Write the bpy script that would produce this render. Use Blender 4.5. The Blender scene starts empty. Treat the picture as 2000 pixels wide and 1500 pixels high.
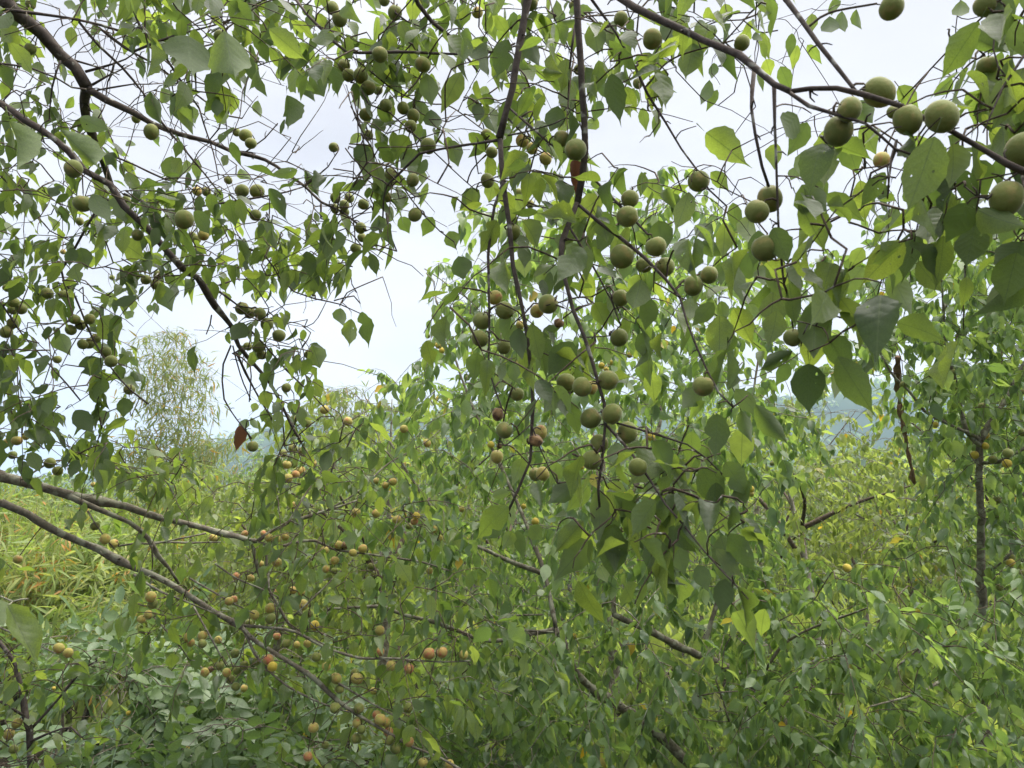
import bpy, math, random
import numpy as np
from mathutils import Vector, Matrix
from mathutils.geometry import delaunay_2d_cdt

random.seed(11)
rng = np.random.default_rng(11)
SC = bpy.context.scene
COL = SC.collection

# ------------------------------------------------------------------ camera
F = 1511.0                       # focal length in photo pixels (photo 2000 x 1500)
PITCH = math.radians(9.4)
EYE = np.array([0.0, 0.0, 1.6])
cam_data = bpy.data.cameras.new("camera")
cam = bpy.data.objects.new("camera", cam_data)
COL.objects.link(cam)
cam.location = EYE
cam.rotation_euler = (math.pi / 2 + PITCH, 0, 0)
cam_data.sensor_fit = 'HORIZONTAL'
cam_data.sensor_width = 36.0
cam_data.lens = 36.0 * F / 2000.0
cam_data.clip_start = 0.02
cam_data.clip_end = 3000
cam_data.dof.use_dof = True
cam_data.dof.focus_distance = 2.6
cam_data.dof.aperture_fstop = 13.0
SC.camera = cam

# ------------------------------------------------------------------ sky, sun, exposure
world = bpy.data.worlds.new("World")
SC.world = world
world.use_nodes = True
wn, wl = world.node_tree.nodes, world.node_tree.links
wn.clear()
w_out = wn.new("ShaderNodeOutputWorld")
w_bg = wn.new("ShaderNodeBackground")
w_sky = wn.new("ShaderNodeTexSky")
w_sky.sky_type = 'NISHITA'
w_sky.sun_disc = False
SUN_EL, SUN_AZ = math.radians(68), math.radians(75)
w_sky.sun_elevation = SUN_EL
w_sky.sun_rotation = SUN_AZ
w_sky.air_density = 1.0
w_sky.dust_density = 4.0
w_tc = wn.new("ShaderNodeTexCoord")
w_map = wn.new("ShaderNodeMapping")
w_map.inputs['Scale'].default_value = (1.2, 1.2, 3.0)
w_noise = wn.new("ShaderNodeTexNoise")
w_noise.inputs['Scale'].default_value = 1.6
w_noise.inputs['Detail'].default_value = 5
w_noise.inputs['Roughness'].default_value = 0.5
w_ramp = wn.new("ShaderNodeValToRGB")
w_ramp.color_ramp.elements[0].position = 0.3
w_ramp.color_ramp.elements[0].color = (1.72, 1.68, 1.71, 1)
w_ramp.color_ramp.elements[1].position = 0.7
w_ramp.color_ramp.elements[1].color = (2.62, 2.56, 2.58, 1)
w_mix = wn.new("ShaderNodeMixRGB")
w_mix.inputs[0].default_value = 0.93
wl.new(w_tc.outputs['Generated'], w_map.inputs[0])
wl.new(w_map.outputs[0], w_noise.inputs['Vector'])
wl.new(w_noise.outputs[0], w_ramp.inputs[0])
wl.new(w_sky.outputs[0], w_mix.inputs[1])
wl.new(w_ramp.outputs[0], w_mix.inputs[2])
wl.new(w_mix.outputs[0], w_bg.inputs[0])
w_bg.inputs[1].default_value = 0.062
wl.new(w_bg.outputs[0], w_out.inputs[0])

sun_data = bpy.data.lights.new("sun", 'SUN')
sun_data.energy = 1.5
sun_data.angle = math.radians(80)
sun_data.color = (1.0, 0.96, 0.89)
sun = bpy.data.objects.new("sun", sun_data)
COL.objects.link(sun)
sun_dir = Vector((math.sin(SUN_AZ) * math.cos(SUN_EL), math.cos(SUN_AZ) * math.cos(SUN_EL), math.sin(SUN_EL)))
sun.rotation_euler = (-sun_dir).to_track_quat('-Z', 'Y').to_euler()
sun.location = (0, 0, 30)

SC.view_settings.view_transform = 'Standard'
SC.view_settings.look = 'None'
SC.view_settings.exposure = 2.8
SC.view_settings.gamma = 1.0
SC.view_settings.use_curve_mapping = False
SC.render.engine = 'CYCLES'
SC.cycles.use_denoising = True
SC.cycles.max_bounces = 8
SC.cycles.diffuse_bounces = 4
SC.cycles.glossy_bounces = 2
SC.cycles.transmission_bounces = 5
SC.cycles.transparent_max_bounces = 8
SC.cycles.volume_bounces = 1
SC.cycles.caustics_reflective = False
SC.cycles.caustics_refractive = False
SC.cycles.sample_clamp_indirect = 4

# ------------------------------------------------------------------ projection helpers
RIGHT = np.array([1.0, 0, 0])
FWD = np.array([0, math.cos(PITCH), math.sin(PITCH)])
UP = np.array([0, -math.sin(PITCH), math.cos(PITCH)])


def P(x, y, d):
    return EYE + RIGHT * ((x - 1000.0) / F * d) + UP * ((750.0 - y) / F * d) + FWD * d


def proj(pts):
    q = np.atleast_2d(pts) - EYE
    d = q @ FWD
    dd = np.where(np.abs(d) < 1e-4, 1e-4, d)
    return 1000 + (q @ RIGHT) / dd * F, 750 - (q @ UP) / dd * F, d


REG = {0: (0, 0, 1), 1: (0, 0, .35), 2: (600, 0, .35), 3: (1300, 0, .35), 4: (0, 500, .35), 5: (650, 500, .35),
       6: (1300, 500, .35), 7: (0, 975, .35), 8: (650, 975, .35), 9: (1300, 975, .35), 10: (1150, 850, .26667), 11: (0, 0, .2),
       12: (1400, 200, .2)}


def R(k, u, v):
    ox, oy, s = REG[k]
    return ox + u * s, oy + v * s


def unit(v):
    v = np.asarray(v, float)
    n = np.linalg.norm(v, axis=-1, keepdims=True)
    return v / np.maximum(n, 1e-9)


# ------------------------------------------------------------------ materials
def new_mat(name):
    m = bpy.data.materials.new(name)
    m.use_nodes = True
    m.node_tree.nodes.clear()
    return m, m.node_tree.nodes, m.node_tree.links


def ramp(n, stops):
    r = n.new("ShaderNodeValToRGB")
    e = r.color_ramp.elements
    while len(e) < len(stops):
        e.new(0.5)
    for k, (p, c) in enumerate(stops):
        e[k].position = p
        e[k].color = (*c, 1)
    return r


def math_node(n, l, op, a, b=None):
    m = n.new("ShaderNodeMath")
    m.operation = op
    for k, x in enumerate((a, b)):
        if x is None:
            continue
        if isinstance(x, (int, float)):
            m.inputs[k].default_value = x
        else:
            l.new(x, m.inputs[k])
    return m.outputs[0]


def mixrgb(n, l, fac, a, b, mode='MIX'):
    m = n.new("ShaderNodeMixRGB")
    m.blend_type = mode
    for k, x in enumerate((fac, a, b)):
        if isinstance(x, (int, float)):
            m.inputs[k].default_value = x
        elif isinstance(x, tuple):
            m.inputs[k].default_value = (*x, 1)
        else:
            l.new(x, m.inputs[k])
    return m.outputs[0]


def leaf_material(name, stops, trans_stops, under_mix=0.35, trans=0.5, rough=0.42, veins=True, spec=0.5, patch=0.0):
    """A leaf: upper face, paler matt underside, light passing through; the tint varies from leaf to leaf."""
    m, n, l = new_mat(name)
    out = n.new("ShaderNodeOutputMaterial")
    oi = n.new("ShaderNodeObjectInfo")
    geo = n.new("ShaderNodeNewGeometry")
    r1 = math_node(n, l, 'MULTIPLY', oi.outputs['Random'], 7.31)
    r2 = math_node(n, l, 'ADD', r1, geo.outputs['Random Per Island'])
    rnd = math_node(n, l, 'FRACT', r2)
    if patch:
        pc = n.new("ShaderNodeTexCoord")
        pn = n.new("ShaderNodeTexNoise")
        pn.inputs['Scale'].default_value = 1.7
        pn.inputs['Detail'].default_value = 2
        l.new(pc.outputs['Object'], pn.inputs['Vector'])
        shift = math_node(n, l, 'MULTIPLY', math_node(n, l, 'SUBTRACT', pn.outputs[0], 0.48), patch)
        add = n.new("ShaderNodeMath")
        add.operation = 'ADD'
        add.use_clamp = True
        l.new(math_node(n, l, 'MULTIPLY', rnd, 0.85), add.inputs[0])
        l.new(shift, add.inputs[1])
        rnd = add.outputs[0]
    top = ramp(n, stops)
    tr = ramp(n, trans_stops)
    l.new(rnd, top.inputs[0])
    l.new(rnd, tr.inputs[0])
    uv = n.new("ShaderNodeTexCoord")
    noise = n.new("ShaderNodeTexNoise")
    noise.inputs['Scale'].default_value = 40
    noise.inputs['Detail'].default_value = 3
    l.new(uv.outputs['Object'], noise.inputs['Vector'])
    blot = ramp(n, [(0.3, (0.82, 0.82, 0.82)), (0.7, (1.15, 1.15, 1.1))])
    l.new(noise.outputs[0], blot.inputs[0])
    col = mixrgb(n, l, 1.0, top.outputs[0], blot.outputs[0], 'MULTIPLY')
    tcol = mixrgb(n, l, 1.0, tr.outputs[0], blot.outputs[0], 'MULTIPLY')
    bump_h = None
    if veins:
        sep = n.new("ShaderNodeSeparateXYZ")
        l.new(uv.outputs['UV'], sep.inputs[0])
        ax = math_node(n, l, 'ABSOLUTE', math_node(n, l, 'SUBTRACT', sep.outputs[0], 0.5))
        ph = math_node(n, l, 'SUBTRACT', sep.outputs[1], math_node(n, l, 'MULTIPLY', ax, 0.75))
        w = math_node(n, l, 'ABSOLUTE', math_node(n, l, 'SINE', math_node(n, l, 'MULTIPLY', ph, 22.0)))
        side = math_node(n, l, 'LESS_THAN', w, 0.09)
        mid = math_node(n, l, 'LESS_THAN', ax, 0.009)
        v = math_node(n, l, 'MAXIMUM', math_node(n, l, 'MULTIPLY', side, 0.4), mid)
        col = mixrgb(n, l, math_node(n, l, 'MULTIPLY', v, 0.5), col, (0.20, 0.26, 0.10))
        tcol = mixrgb(n, l, math_node(n, l, 'MULTIPLY', v, 0.6), tcol, (0.05, 0.09, 0.015))
        bump_h = w
    col = mixrgb(n, l, math_node(n, l, 'MULTIPLY', geo.outputs['Backfacing'], under_mix), col, (0.15, 0.20, 0.10))
    bs = n.new("ShaderNodeBsdfPrincipled")
    l.new(col, bs.inputs['Base Color'])
    rg = math_node(n, l, 'ADD', math_node(n, l, 'MULTIPLY', geo.outputs['Backfacing'], 0.25), rough)
    l.new(rg, bs.inputs['Roughness'])
    bs.inputs['Specular IOR Level'].default_value = spec
    if bump_h is not None:
        b = n.new("ShaderNodeBump")
        b.inputs['Strength'].default_value = 0.25
        b.inputs['Distance'].default_value = 0.001
        l.new(bump_h, b.inputs['Height'])
        l.new(b.outputs[0], bs.inputs['Normal'])
    t = n.new("ShaderNodeBsdfTranslucent")
    l.new(tcol, t.inputs['Color'])
    mx = n.new("ShaderNodeMixShader")
    mx.inputs[0].default_value = trans
    l.new(bs.outputs[0], mx.inputs[1])
    l.new(t.outputs[0], mx.inputs[2])
    l.new(mx.outputs[0], out.inputs[0])
    return m


YEL = (0.55, 0.36, 0.03)
YELT = (0.75, 0.50, 0.04)
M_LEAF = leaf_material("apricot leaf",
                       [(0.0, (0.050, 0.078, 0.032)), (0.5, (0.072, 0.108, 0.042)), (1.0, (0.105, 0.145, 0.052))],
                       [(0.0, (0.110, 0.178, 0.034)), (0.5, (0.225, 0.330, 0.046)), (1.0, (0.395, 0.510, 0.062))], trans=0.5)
M_LEAF_LIT = leaf_material("apricot leaf tinted as sunlit",  # lit copy of the apricot leaf: open light put into a brighter tint
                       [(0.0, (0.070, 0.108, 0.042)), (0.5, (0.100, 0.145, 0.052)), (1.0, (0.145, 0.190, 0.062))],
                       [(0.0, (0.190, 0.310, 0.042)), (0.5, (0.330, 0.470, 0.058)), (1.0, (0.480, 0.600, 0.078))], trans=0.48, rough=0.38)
M_LEAF_FAR = leaf_material("apricot leaf of the trees beyond",
                           [(0.0, (0.075, 0.120, 0.058)), (0.45, (0.118, 0.182, 0.082)), (0.994, (0.185, 0.252, 0.110)), (0.998, YEL)],
                           [(0.0, (0.20, 0.33, 0.055)), (0.45, (0.34, 0.52, 0.095)), (0.994, (0.53, 0.69, 0.13)), (0.998, YELT)], trans=0.45,
                           rough=0.36, veins=False)
M_LEAF_YOUNG = leaf_material("pale leaf of the sparse orchard trees",
                             [(0.0, (0.115, 0.160, 0.060)), (0.6, (0.170, 0.215, 0.075)), (0.990, (0.20, 0.25, 0.085)), (0.998, YEL)],
                             [(0.0, (0.34, 0.46, 0.08)), (0.6, (0.46, 0.56, 0.10)), (0.990, (0.50, 0.61, 0.11)), (0.998, YELT)], trans=0.45,
                             rough=0.45, veins=False)
M_BAMBOO = leaf_material("bamboo leaf",
                         [(0.0, (0.12, 0.18, 0.04)), (0.55, (0.20, 0.26, 0.06)), (0.88, (0.28, 0.30, 0.075)), (0.93, (0.42, 0.26, 0.05)), (1.0, (0.38, 0.20, 0.04))],
                         [(0.0, (0.32, 0.48, 0.07)), (0.55, (0.44, 0.56, 0.10)), (0.88, (0.55, 0.58, 0.12)), (0.93, (0.66, 0.38, 0.05)), (1.0, (0.6, 0.30, 0.04))],
                         trans=0.42, rough=0.5, veins=False, patch=1.6)
M_BAMBOO_PLUME = leaf_material("bamboo plume leaf",
                               [(0.0, (0.10, 0.14, 0.04)), (0.6, (0.16, 0.20, 0.06)), (0.9, (0.26, 0.24, 0.07)), (0.97, (0.42, 0.24, 0.04))],
                               [(0.0, (0.26, 0.38, 0.07)), (0.6, (0.36, 0.44, 0.09)), (0.9, (0.5, 0.46, 0.09)), (0.97, (0.6, 0.34, 0.04))],
                               trans=0.4, rough=0.5, veins=False)
M_PINNATE = leaf_material("shrub leaflet",
                          [(0.0, (0.085, 0.140, 0.060)), (0.6, (0.125, 0.190, 0.085)), (1.0, (0.165, 0.225, 0.10))],
                          [(0.0, (0.18, 0.32, 0.06)), (1.0, (0.28, 0.42, 0.09))], trans=0.3, rough=0.38, veins=False)
M_DEAD = leaf_material("withered leaf", [(0.0, (0.10, 0.045, 0.028)), (1.0, (0.20, 0.10, 0.05))],
                       [(0.0, (0.20, 0.08, 0.04)), (1.0, (0.3, 0.14, 0.06))], trans=0.2, rough=0.7, veins=False, spec=0.1, under_mix=0.1)


def bark_material(name, dark, light, lichen=(0.42, 0.42, 0.36), lichen_amt=0.25, scale=60.0):
    m, n, l = new_mat(name)
    out = n.new("ShaderNodeOutputMaterial")
    bs = n.new("ShaderNodeBsdfPrincipled")
    tc = n.new("ShaderNodeTexCoord")
    a = n.new("ShaderNodeTexNoise")
    a.inputs['Scale'].default_value = scale
    a.inputs['Detail'].default_value = 6
    a.inputs['Roughness'].default_value = 0.65
    l.new(tc.outputs['Object'], a.inputs['Vector'])
    r = ramp(n, [(0.3, dark), (0.7, light)])
    l.new(a.outputs[0], r.inputs[0])
    b = n.new("ShaderNodeTexNoise")
    b.inputs['Scale'].default_value = scale * 0.45
    b.inputs['Detail'].default_value = 4
    l.new(tc.outputs['Object'], b.inputs['Vector'])
    msk = ramp(n, [(0.66 - lichen_amt * 0.4, (0, 0, 0)), (0.76 - lichen_amt * 0.4, (1, 1, 1))])
    l.new(b.outputs[0], msk.inputs[0])
    col = mixrgb(n, l, msk.outputs[0], r.outputs[0], lichen)
    l.new(col, bs.inputs['Base Color'])
    bs.inputs['Roughness'].default_value = 0.85
    bs.inputs['Specular IOR Level'].default_value = 0.25
    bp = n.new("ShaderNodeBump")
    bp.inputs['Strength'].default_value = 0.8
    bp.inputs['Distance'].default_value = 0.003
    l.new(a.outputs[0], bp.inputs['Height'])
    l.new(bp.outputs[0], bs.inputs['Normal'])
    l.new(bs.outputs[0], out.inputs[0])
    return m


M_BARK = bark_material("apricot bark", (0.040, 0.030, 0.026), (0.115, 0.092, 0.078), lichen_amt=0.12)
M_BARK_LICHEN = bark_material("lichened apricot bark", (0.085, 0.072, 0.056), (0.22, 0.19, 0.145), (0.27, 0.265, 0.20), 0.42)
M_BARK_PALE = bark_material("pale trunk bark", (0.20, 0.17, 0.145), (0.40, 0.36, 0.32), (0.52, 0.51, 0.46), 0.4, 30)
M_TWIG = bark_material("twig bark", (0.050, 0.036, 0.028), (0.13, 0.095, 0.065), lichen_amt=0.08, scale=90)
M_TWIG_PALE = bark_material("dry twig bark", (0.09, 0.075, 0.055), (0.26, 0.22, 0.17), lichen_amt=0.2, scale=50)
M_DEADWOOD = bark_material("dead wood", (0.10, 0.055, 0.032), (0.30, 0.18, 0.11), (0.36, 0.27, 0.19), 0.2, 25)
M_CULM = bark_material("bamboo culm", (0.13, 0.15, 0.05), (0.24, 0.24, 0.10), (0.32, 0.30, 0.18), 0.15, 12)


def fruit_material(name, base, base2, blush, blush_at, blush_w, speck=(0.20, 0.11, 0.04)):
    """Downy skin: ground colour, one-sided blush, brown freckles and scurf near the stalk."""
    m, n, l = new_mat(name)
    out = n.new("ShaderNodeOutputMaterial")
    bs = n.new("ShaderNodeBsdfPrincipled")
    tc = n.new("ShaderNodeTexCoord")
    oi = n.new("ShaderNodeObjectInfo")
    add = n.new("ShaderNodeVectorMath")
    add.operation = 'ADD'
    l.new(tc.outputs['Object'], add.inputs[0])
    off = math_node(n, l, 'MULTIPLY', oi.outputs['Random'], 37.0)
    l.new(off, add.inputs[1])
    a = n.new("ShaderNodeTexNoise")
    a.inputs['Scale'].default_value = 1.1
    a.inputs['Detail'].default_value = 4
    l.new(add.outputs[0], a.inputs['Vector'])
    g = n.new("ShaderNodeTexNoise")
    g.inputs['Scale'].default_value = 2.2
    g.inputs['Detail'].default_value = 2
    l.new(add.outputs[0], g.inputs['Vector'])
    c0 = mixrgb(n, l, g.outputs[0], base, base2)
    tint = ramp(n, [(0.0, (0.86, 0.86, 0.86)), (1.0, (1.14, 1.10, 1.1))])
    l.new(oi.outputs['Random'], tint.inputs[0])
    c0 = mixrgb(n, l, 1.0, c0, tint.outputs[0], 'MULTIPLY')
    bm = ramp(n, [(blush_at, (0, 0, 0)), (blush_at + blush_w, (1, 1, 1))])
    l.new(a.outputs[0], bm.inputs[0])
    c1 = mixrgb(n, l, bm.outputs[0], c0, blush)
    vo = n.new("ShaderNodeTexVoronoi")
    vo.inputs['Scale'].default_value = 7.0
    l.new(add.outputs[0], vo.inputs['Vector'])
    sp = ramp(n, [(0.0, (1, 1, 1)), (0.13, (1, 1, 1)), (0.2, (0, 0, 0))])
    l.new(vo.outputs['Distance'], sp.inputs[0])
    gate = ramp(n, [(0.44, (0, 0, 0)), (0.60, (0.85, 0.85, 0.85))])
    l.new(g.outputs[0], gate.inputs[0])
    sm = mixrgb(n, l, 1.0, sp.outputs[0], gate.outputs[0], 'MULTIPLY')
    c2 = mixrgb(n, l, sm, c1, speck)
    sz = n.new("ShaderNodeSeparateXYZ")
    l.new(tc.outputs['Object'], sz.inputs[0])
    fine = n.new("ShaderNodeTexNoise")
    fine.inputs['Scale'].default_value = 5
    fine.inputs['Detail'].default_value = 5
    l.new(add.outputs[0], fine.inputs['Vector'])
    top = math_node(n, l, 'ADD', sz.outputs[2], math_node(n, l, 'MULTIPLY', fine.outputs[0], 1.1))
    rz = ramp(n, [(0.0, (0, 0, 0)), (0.70, (0, 0, 0)), (0.84, (.7, .7, .7))])
    l.new(math_node(n, l, 'MULTIPLY', top, 0.5), rz.inputs[0])
    c2 = mixrgb(n, l, rz.outputs[0], c2, (0.17, 0.115, 0.05))
    bp = n.new("ShaderNodeBump")
    bp.inputs['Strength'].default_value = 0.12
    bp.inputs['Distance'].default_value = 0.008
    l.new(fine.outputs[0], bp.inputs['Height'])
    l.new(bp.outputs[0], bs.inputs['Normal'])
    l.new(c2, bs.inputs['Base Color'])
    bs.inputs['Roughness'].default_value = 0.7
    bs.inputs['Specular IOR Level'].default_value = 0.3
    bs.inputs['Sheen Weight'].default_value = 0.25
    bs.inputs['Sheen Roughness'].default_value = 0.4
    bs.inputs['Subsurface Weight'].default_value = 0.0
    l.new(bs.outputs[0], out.inputs[0])
    return m


M_FRUIT = {
    'g': fruit_material("green apricot skin", (0.150, 0.182, 0.042), (0.205, 0.228, 0.056), (0.275, 0.225, 0.070), 0.52, 0.2),
    'y': fruit_material("yellow apricot skin", (0.52, 0.38, 0.045), (0.52, 0.43, 0.07), (0.54, 0.29, 0.045), 0.6, 0.2),
    'o': fruit_material("orange blushed apricot skin", (0.37, 0.35, 0.085), (0.43, 0.345, 0.092), (0.46, 0.22, 0.082), 0.53, 0.18),
    'r': fruit_material("red cheeked apricot skin", (0.38, 0.29, 0.085), (0.42, 0.26, 0.09), (0.44, 0.15, 0.075), 0.47, 0.16),
    'b': fruit_material("withered apricot skin", (0.20, 0.12, 0.055), (0.28, 0.18, 0.08), (0.10, 0.05, 0.03), 0.5, 0.1),
}
COLOUR_WORD = {'g': 'green', 'y': 'yellow', 'o': 'orange-blushed', 'r': 'red-cheeked', 'b': 'brown withered'}


# ------------------------------------------------------------------ mesh helpers
def mesh_from(name, verts, faces_flat, counts, mat, uvs=None, smooth=True):
    me = bpy.data.meshes.new(name)
    verts = np.asarray(verts, np.float32)
    faces_flat = np.asarray(faces_flat, np.int32).ravel()
    counts = np.asarray(counts, np.int32)
    me.vertices.add(len(verts))
    me.vertices.foreach_set("co", verts.ravel())
    me.loops.add(len(faces_flat))
    me.loops.foreach_set("vertex_index", faces_flat)
    me.polygons.add(len(counts))
    starts = np.concatenate([[0], np.cumsum(counts)[:-1]]).astype(np.int32)
    me.polygons.foreach_set("loop_start", starts)
    me.polygons.foreach_set("loop_total", counts)
    if smooth:
        me.polygons.foreach_set("use_smooth", np.ones(len(counts), bool))
    if uvs is not None:
        lay = me.uv_layers.new(name="UVMap")
        lay.data.foreach_set("uv", np.asarray(uvs, np.float32)[faces_flat].ravel())
    me.materials.append(mat)
    me.update(calc_edges=True)
    me.validate()
    return me


def link(name, me, parent=None, matrix=None):
    o = bpy.data.objects.new(name, me)
    COL.objects.link(o)
    if parent is not None:
        o.parent = parent
        base = Matrix.Translation(-parent.location)
        o.matrix_basis = base @ (matrix if matrix is not None else Matrix.Identity(4))
    elif matrix is not None:
        o.matrix_basis = matrix
    return o


def smooth_path(pts, step):
    """Catmull-Rom through PTS, resampled about every STEP metres."""
    pts = np.asarray(pts, float)
    if len(pts) == 2:
        n = max(2, int(np.linalg.norm(pts[1] - pts[0]) / step) + 1)
        t = np.linspace(0, 1, n)[:, None]
        return pts[0] * (1 - t) + pts[1] * t
    ext = np.vstack([2 * pts[0] - pts[1], pts, 2 * pts[-1] - pts[-2]])
    out = []
    for i in range(1, len(ext) - 2):
        p0, p1, p2, p3 = ext[i - 1:i + 3]
        n = max(1, int(np.linalg.norm(p2 - p1) / step))
        t = (np.arange(n) / n)[:, None]
        out.append(0.5 * ((2 * p1) + (-p0 + p2) * t + (2 * p0 - 5 * p1 + 4 * p2 - p3) * t ** 2 + (-p0 + 3 * p1 - 3 * p2 + p3) * t ** 3))
    out.append(pts[-1:])
    return np.vstack(out)


class Tubes:
    """Collects round tapering tubes and closes each end."""
    def __init__(self):
        self.v, self.f, self.c, self.n = [], [], [], 0

    def add(self, path, radii, sides=6, rough=0.0):
        path = np.asarray(path, float)
        n = len(path)
        if n < 2:
            return
        radii = np.broadcast_to(np.asarray(radii, float), (n,))
        tan = unit(np.gradient(path, axis=0))
        ref = np.array([0.31, 0.17, 0.93])
        if abs(tan[0] @ ref) > 0.9:
            ref = np.array([0.9, 0.3, 0.1])
        a = np.empty_like(path)
        prev = unit(np.cross(tan[0], ref))
        for i in range(n):
            prev = prev - tan[i] * (prev @ tan[i])
            prev = prev / max(np.linalg.norm(prev), 1e-9)
            a[i] = prev
        b = np.cross(tan, a)
        ang = np.arange(sides) / sides * 2 * math.pi
        rr = radii[:, None] * np.ones(sides)
        if rough:
            rr = rr * (1 + rough * rng.normal(size=rr.shape)) * (1 + rough * rng.normal(size=(n, 1)))
        ring = path[:, None, :] + rr[..., None] * (np.cos(ang)[None, :, None] * a[:, None, :] + np.sin(ang)[None, :, None] * b[:, None, :])
        base = self.n
        self.v.append(ring.reshape(-1, 3))
        i, j = np.meshgrid(np.arange(n - 1), np.arange(sides), indexing='ij')
        j2 = (j + 1) % sides
        q = np.stack([i * sides + j, i * sides + j2, (i + 1) * sides + j2, (i + 1) * sides + j], -1).reshape(-1, 4) + base
        self.f.append(q.ravel())
        self.c.append(np.full(len(q), 4))
        self.f.append(np.arange(sides)[::-1] + base)
        self.f.append(np.arange(sides) + base + (n - 1) * sides)
        self.c.append(np.array([sides, sides]))
        self.n += n * sides

    def mesh(self, name, mat):
        return mesh_from(name, np.vstack(self.v), np.concatenate(self.f), np.concatenate(self.c), mat)


# ------------------------------------------------------------------ leaf shapes (unit length along +y, width along x, upper face +z)
HALF = [(0, .015), (.04, .09), (.10, .165), (.18, .235), (.27, .285), (.36, .31), (.46, .312), (.56, .285), (.66, .235), (.75, .17), (.83, .105), (.90, .052), (.95, .022), (1.0, .004)]


def ovate_leaf(seed, fold, curl, twist, wave, holes=0, bite=False):
    r = random.Random(seed)
    left = [(-w * (1 + (.05 if i % 2 else -.035) + r.uniform(-.05, .05)), t) for i, (t, w) in enumerate(HALF)]
    right = [(w * (1 + (-.035 if i % 2 else .05) + r.uniform(-.05, .05)), t) for i, (t, w) in enumerate(HALF)]
    if bite:
        k = r.randrange(4, 9)
        s = right if r.random() < .5 else left
        s[k] = (s[k][0] * r.uniform(.3, .55), s[k][1])
        s[k + 1] = (s[k + 1][0] * r.uniform(.6, .85), s[k + 1][1])
    tip = (r.uniform(-.05, .05), 1.10)
    outline = [(0, 0)] + right[1:-1] + [tip] + left[1:-1][::-1]
    n0 = len(outline)
    verts = [Vector(p) for p in outline]
    edges = []
    mids = []
    for t in (.2, .42, .62, .8):
        mids.append(len(verts))
        verts.append(Vector((0, t)))
    chain = [0] + mids + [outline.index(tip)]
    edges += list(zip(chain[:-1], chain[1:]))
    hole_c = []
    for _ in range(holes):
        cx, cy, rr = r.choice((-1, 1)) * r.uniform(.1, .17), r.uniform(.2, .6), r.uniform(.010, .028)
        k0 = len(verts)
        for q in range(5):
            an = q / 5 * 2 * math.pi + r.random() * .5
            verts.append(Vector((cx + rr * r.uniform(.7, 1.2) * math.cos(an), cy + 1.3 * rr * math.sin(an))))
        edges += [(k0 + q, k0 + (q + 1) % 5) for q in range(5)]
        hole_c.append((cx, cy, rr))
    vs, _e, fs, *_ = delaunay_2d_cdt(verts, edges, [list(range(n0))], 1, 1e-6)
    faces = []
    for f in fs:
        c = sum((vs[i] for i in f), Vector((0, 0))) / len(f)
        if any((c.x - x) ** 2 + ((c.y - y) / 1.3) ** 2 < (rr * .75) ** 2 for x, y, rr in hole_c):
            continue
        f = list(f)
        a, b, c2 = vs[f[0]], vs[f[1]], vs[f[2]]
        if (b - a).cross(c2 - a) < 0:
            f.reverse()
        faces.append(f)
    v3 = [[p.x, p.y, 0] for p in vs]
    # petiole: a thin folded strip from the blade's base back to the twig
    b0 = min(range(len(vs)), key=lambda i: vs[i].x ** 2 + vs[i].y ** 2)
    k = len(v3)
    bend = r.uniform(-.05, .05)
    v3 += [[bend - .011, -.26, .04], [bend + .011, -.26, .04], [bend, -.26, .062]]
    faces += [[k, k + 1, b0], [k + 1, k + 2, b0], [k + 2, k, b0]]
    v3 = np.array(v3, float)
    uv = np.stack([v3[:, 0] + .5, v3[:, 1]], 1)
    x, y = v3[:, 0].copy(), v3[:, 1].copy()
    yy = np.clip(y, 0, None)
    z = np.abs(x) * fold - curl * yy ** 2 + wave * np.sin(yy * 9 + r.random() * 6) * np.abs(x) + v3[:, 2]
    z = z + twist * x * yy
    v3 = np.stack([x * math.cos(math.atan(abs(fold))), y, z], 1)
    return v3, faces, uv


def template_arrays(v, faces, uv):
    counts = np.array([len(f) for f in faces])
    flat = np.concatenate([np.array(f) for f in faces])
    return dict(v=np.asarray(v, float), f=flat, c=counts, uv=np.asarray(uv, float))


def grid_leaf(rows, fold, curl, petiole=0.2):
    v, faces = [(0, -petiole, .03), (0, 0, 0)], []
    for t, w in rows:
        z = -curl * t * t
        v += [(-w, t, z + fold * w), (0, t, z), (w, t, z + fold * w)]
    v.append((0, 1.04, -curl * 1.05))
    n = len(rows)
    a = lambda i, k: 2 + i * 3 + k
    faces += [[1, a(0, 1), a(0, 0)], [1, a(0, 2), a(0, 1)]]
    for i in range(n - 1):
        faces += [[a(i, 0), a(i, 1), a(i + 1, 1), a(i + 1, 0)], [a(i, 1), a(i, 2), a(i + 1, 2), a(i + 1, 1)]]
    t = 2 + n * 3
    faces += [[a(n - 1, 0), a(n - 1, 1), t], [a(n - 1, 1), a(n - 1, 2), t]]
    k = len(v)
    v += [(.012, -petiole, .03)]
    faces += [[0, k, 1]]
    v = np.array(v, float)
    return template_arrays(v, faces, np.stack([v[:, 0] + .5, v[:, 1]], 1))


LOW = [grid_leaf([(.10, .16), (.32, .29), (.58, .27), (.82, .11)], f, c) for f, c in ((.25, .12), (.5, .3), (.05, .05), (.8, .45), (.4, .65), (.15, -.15))]
FARLEAF = [grid_leaf([(.35, .33)], f, c, .12) for f, c in ((.3, .2), (.6, .35), (0.1, .1))]
BAMBOO = [grid_leaf([(.3, .085), (.65, .06)], f, c, .03) for f, c in ((.3, .25), (.1, .5), (.2, .05))]


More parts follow.
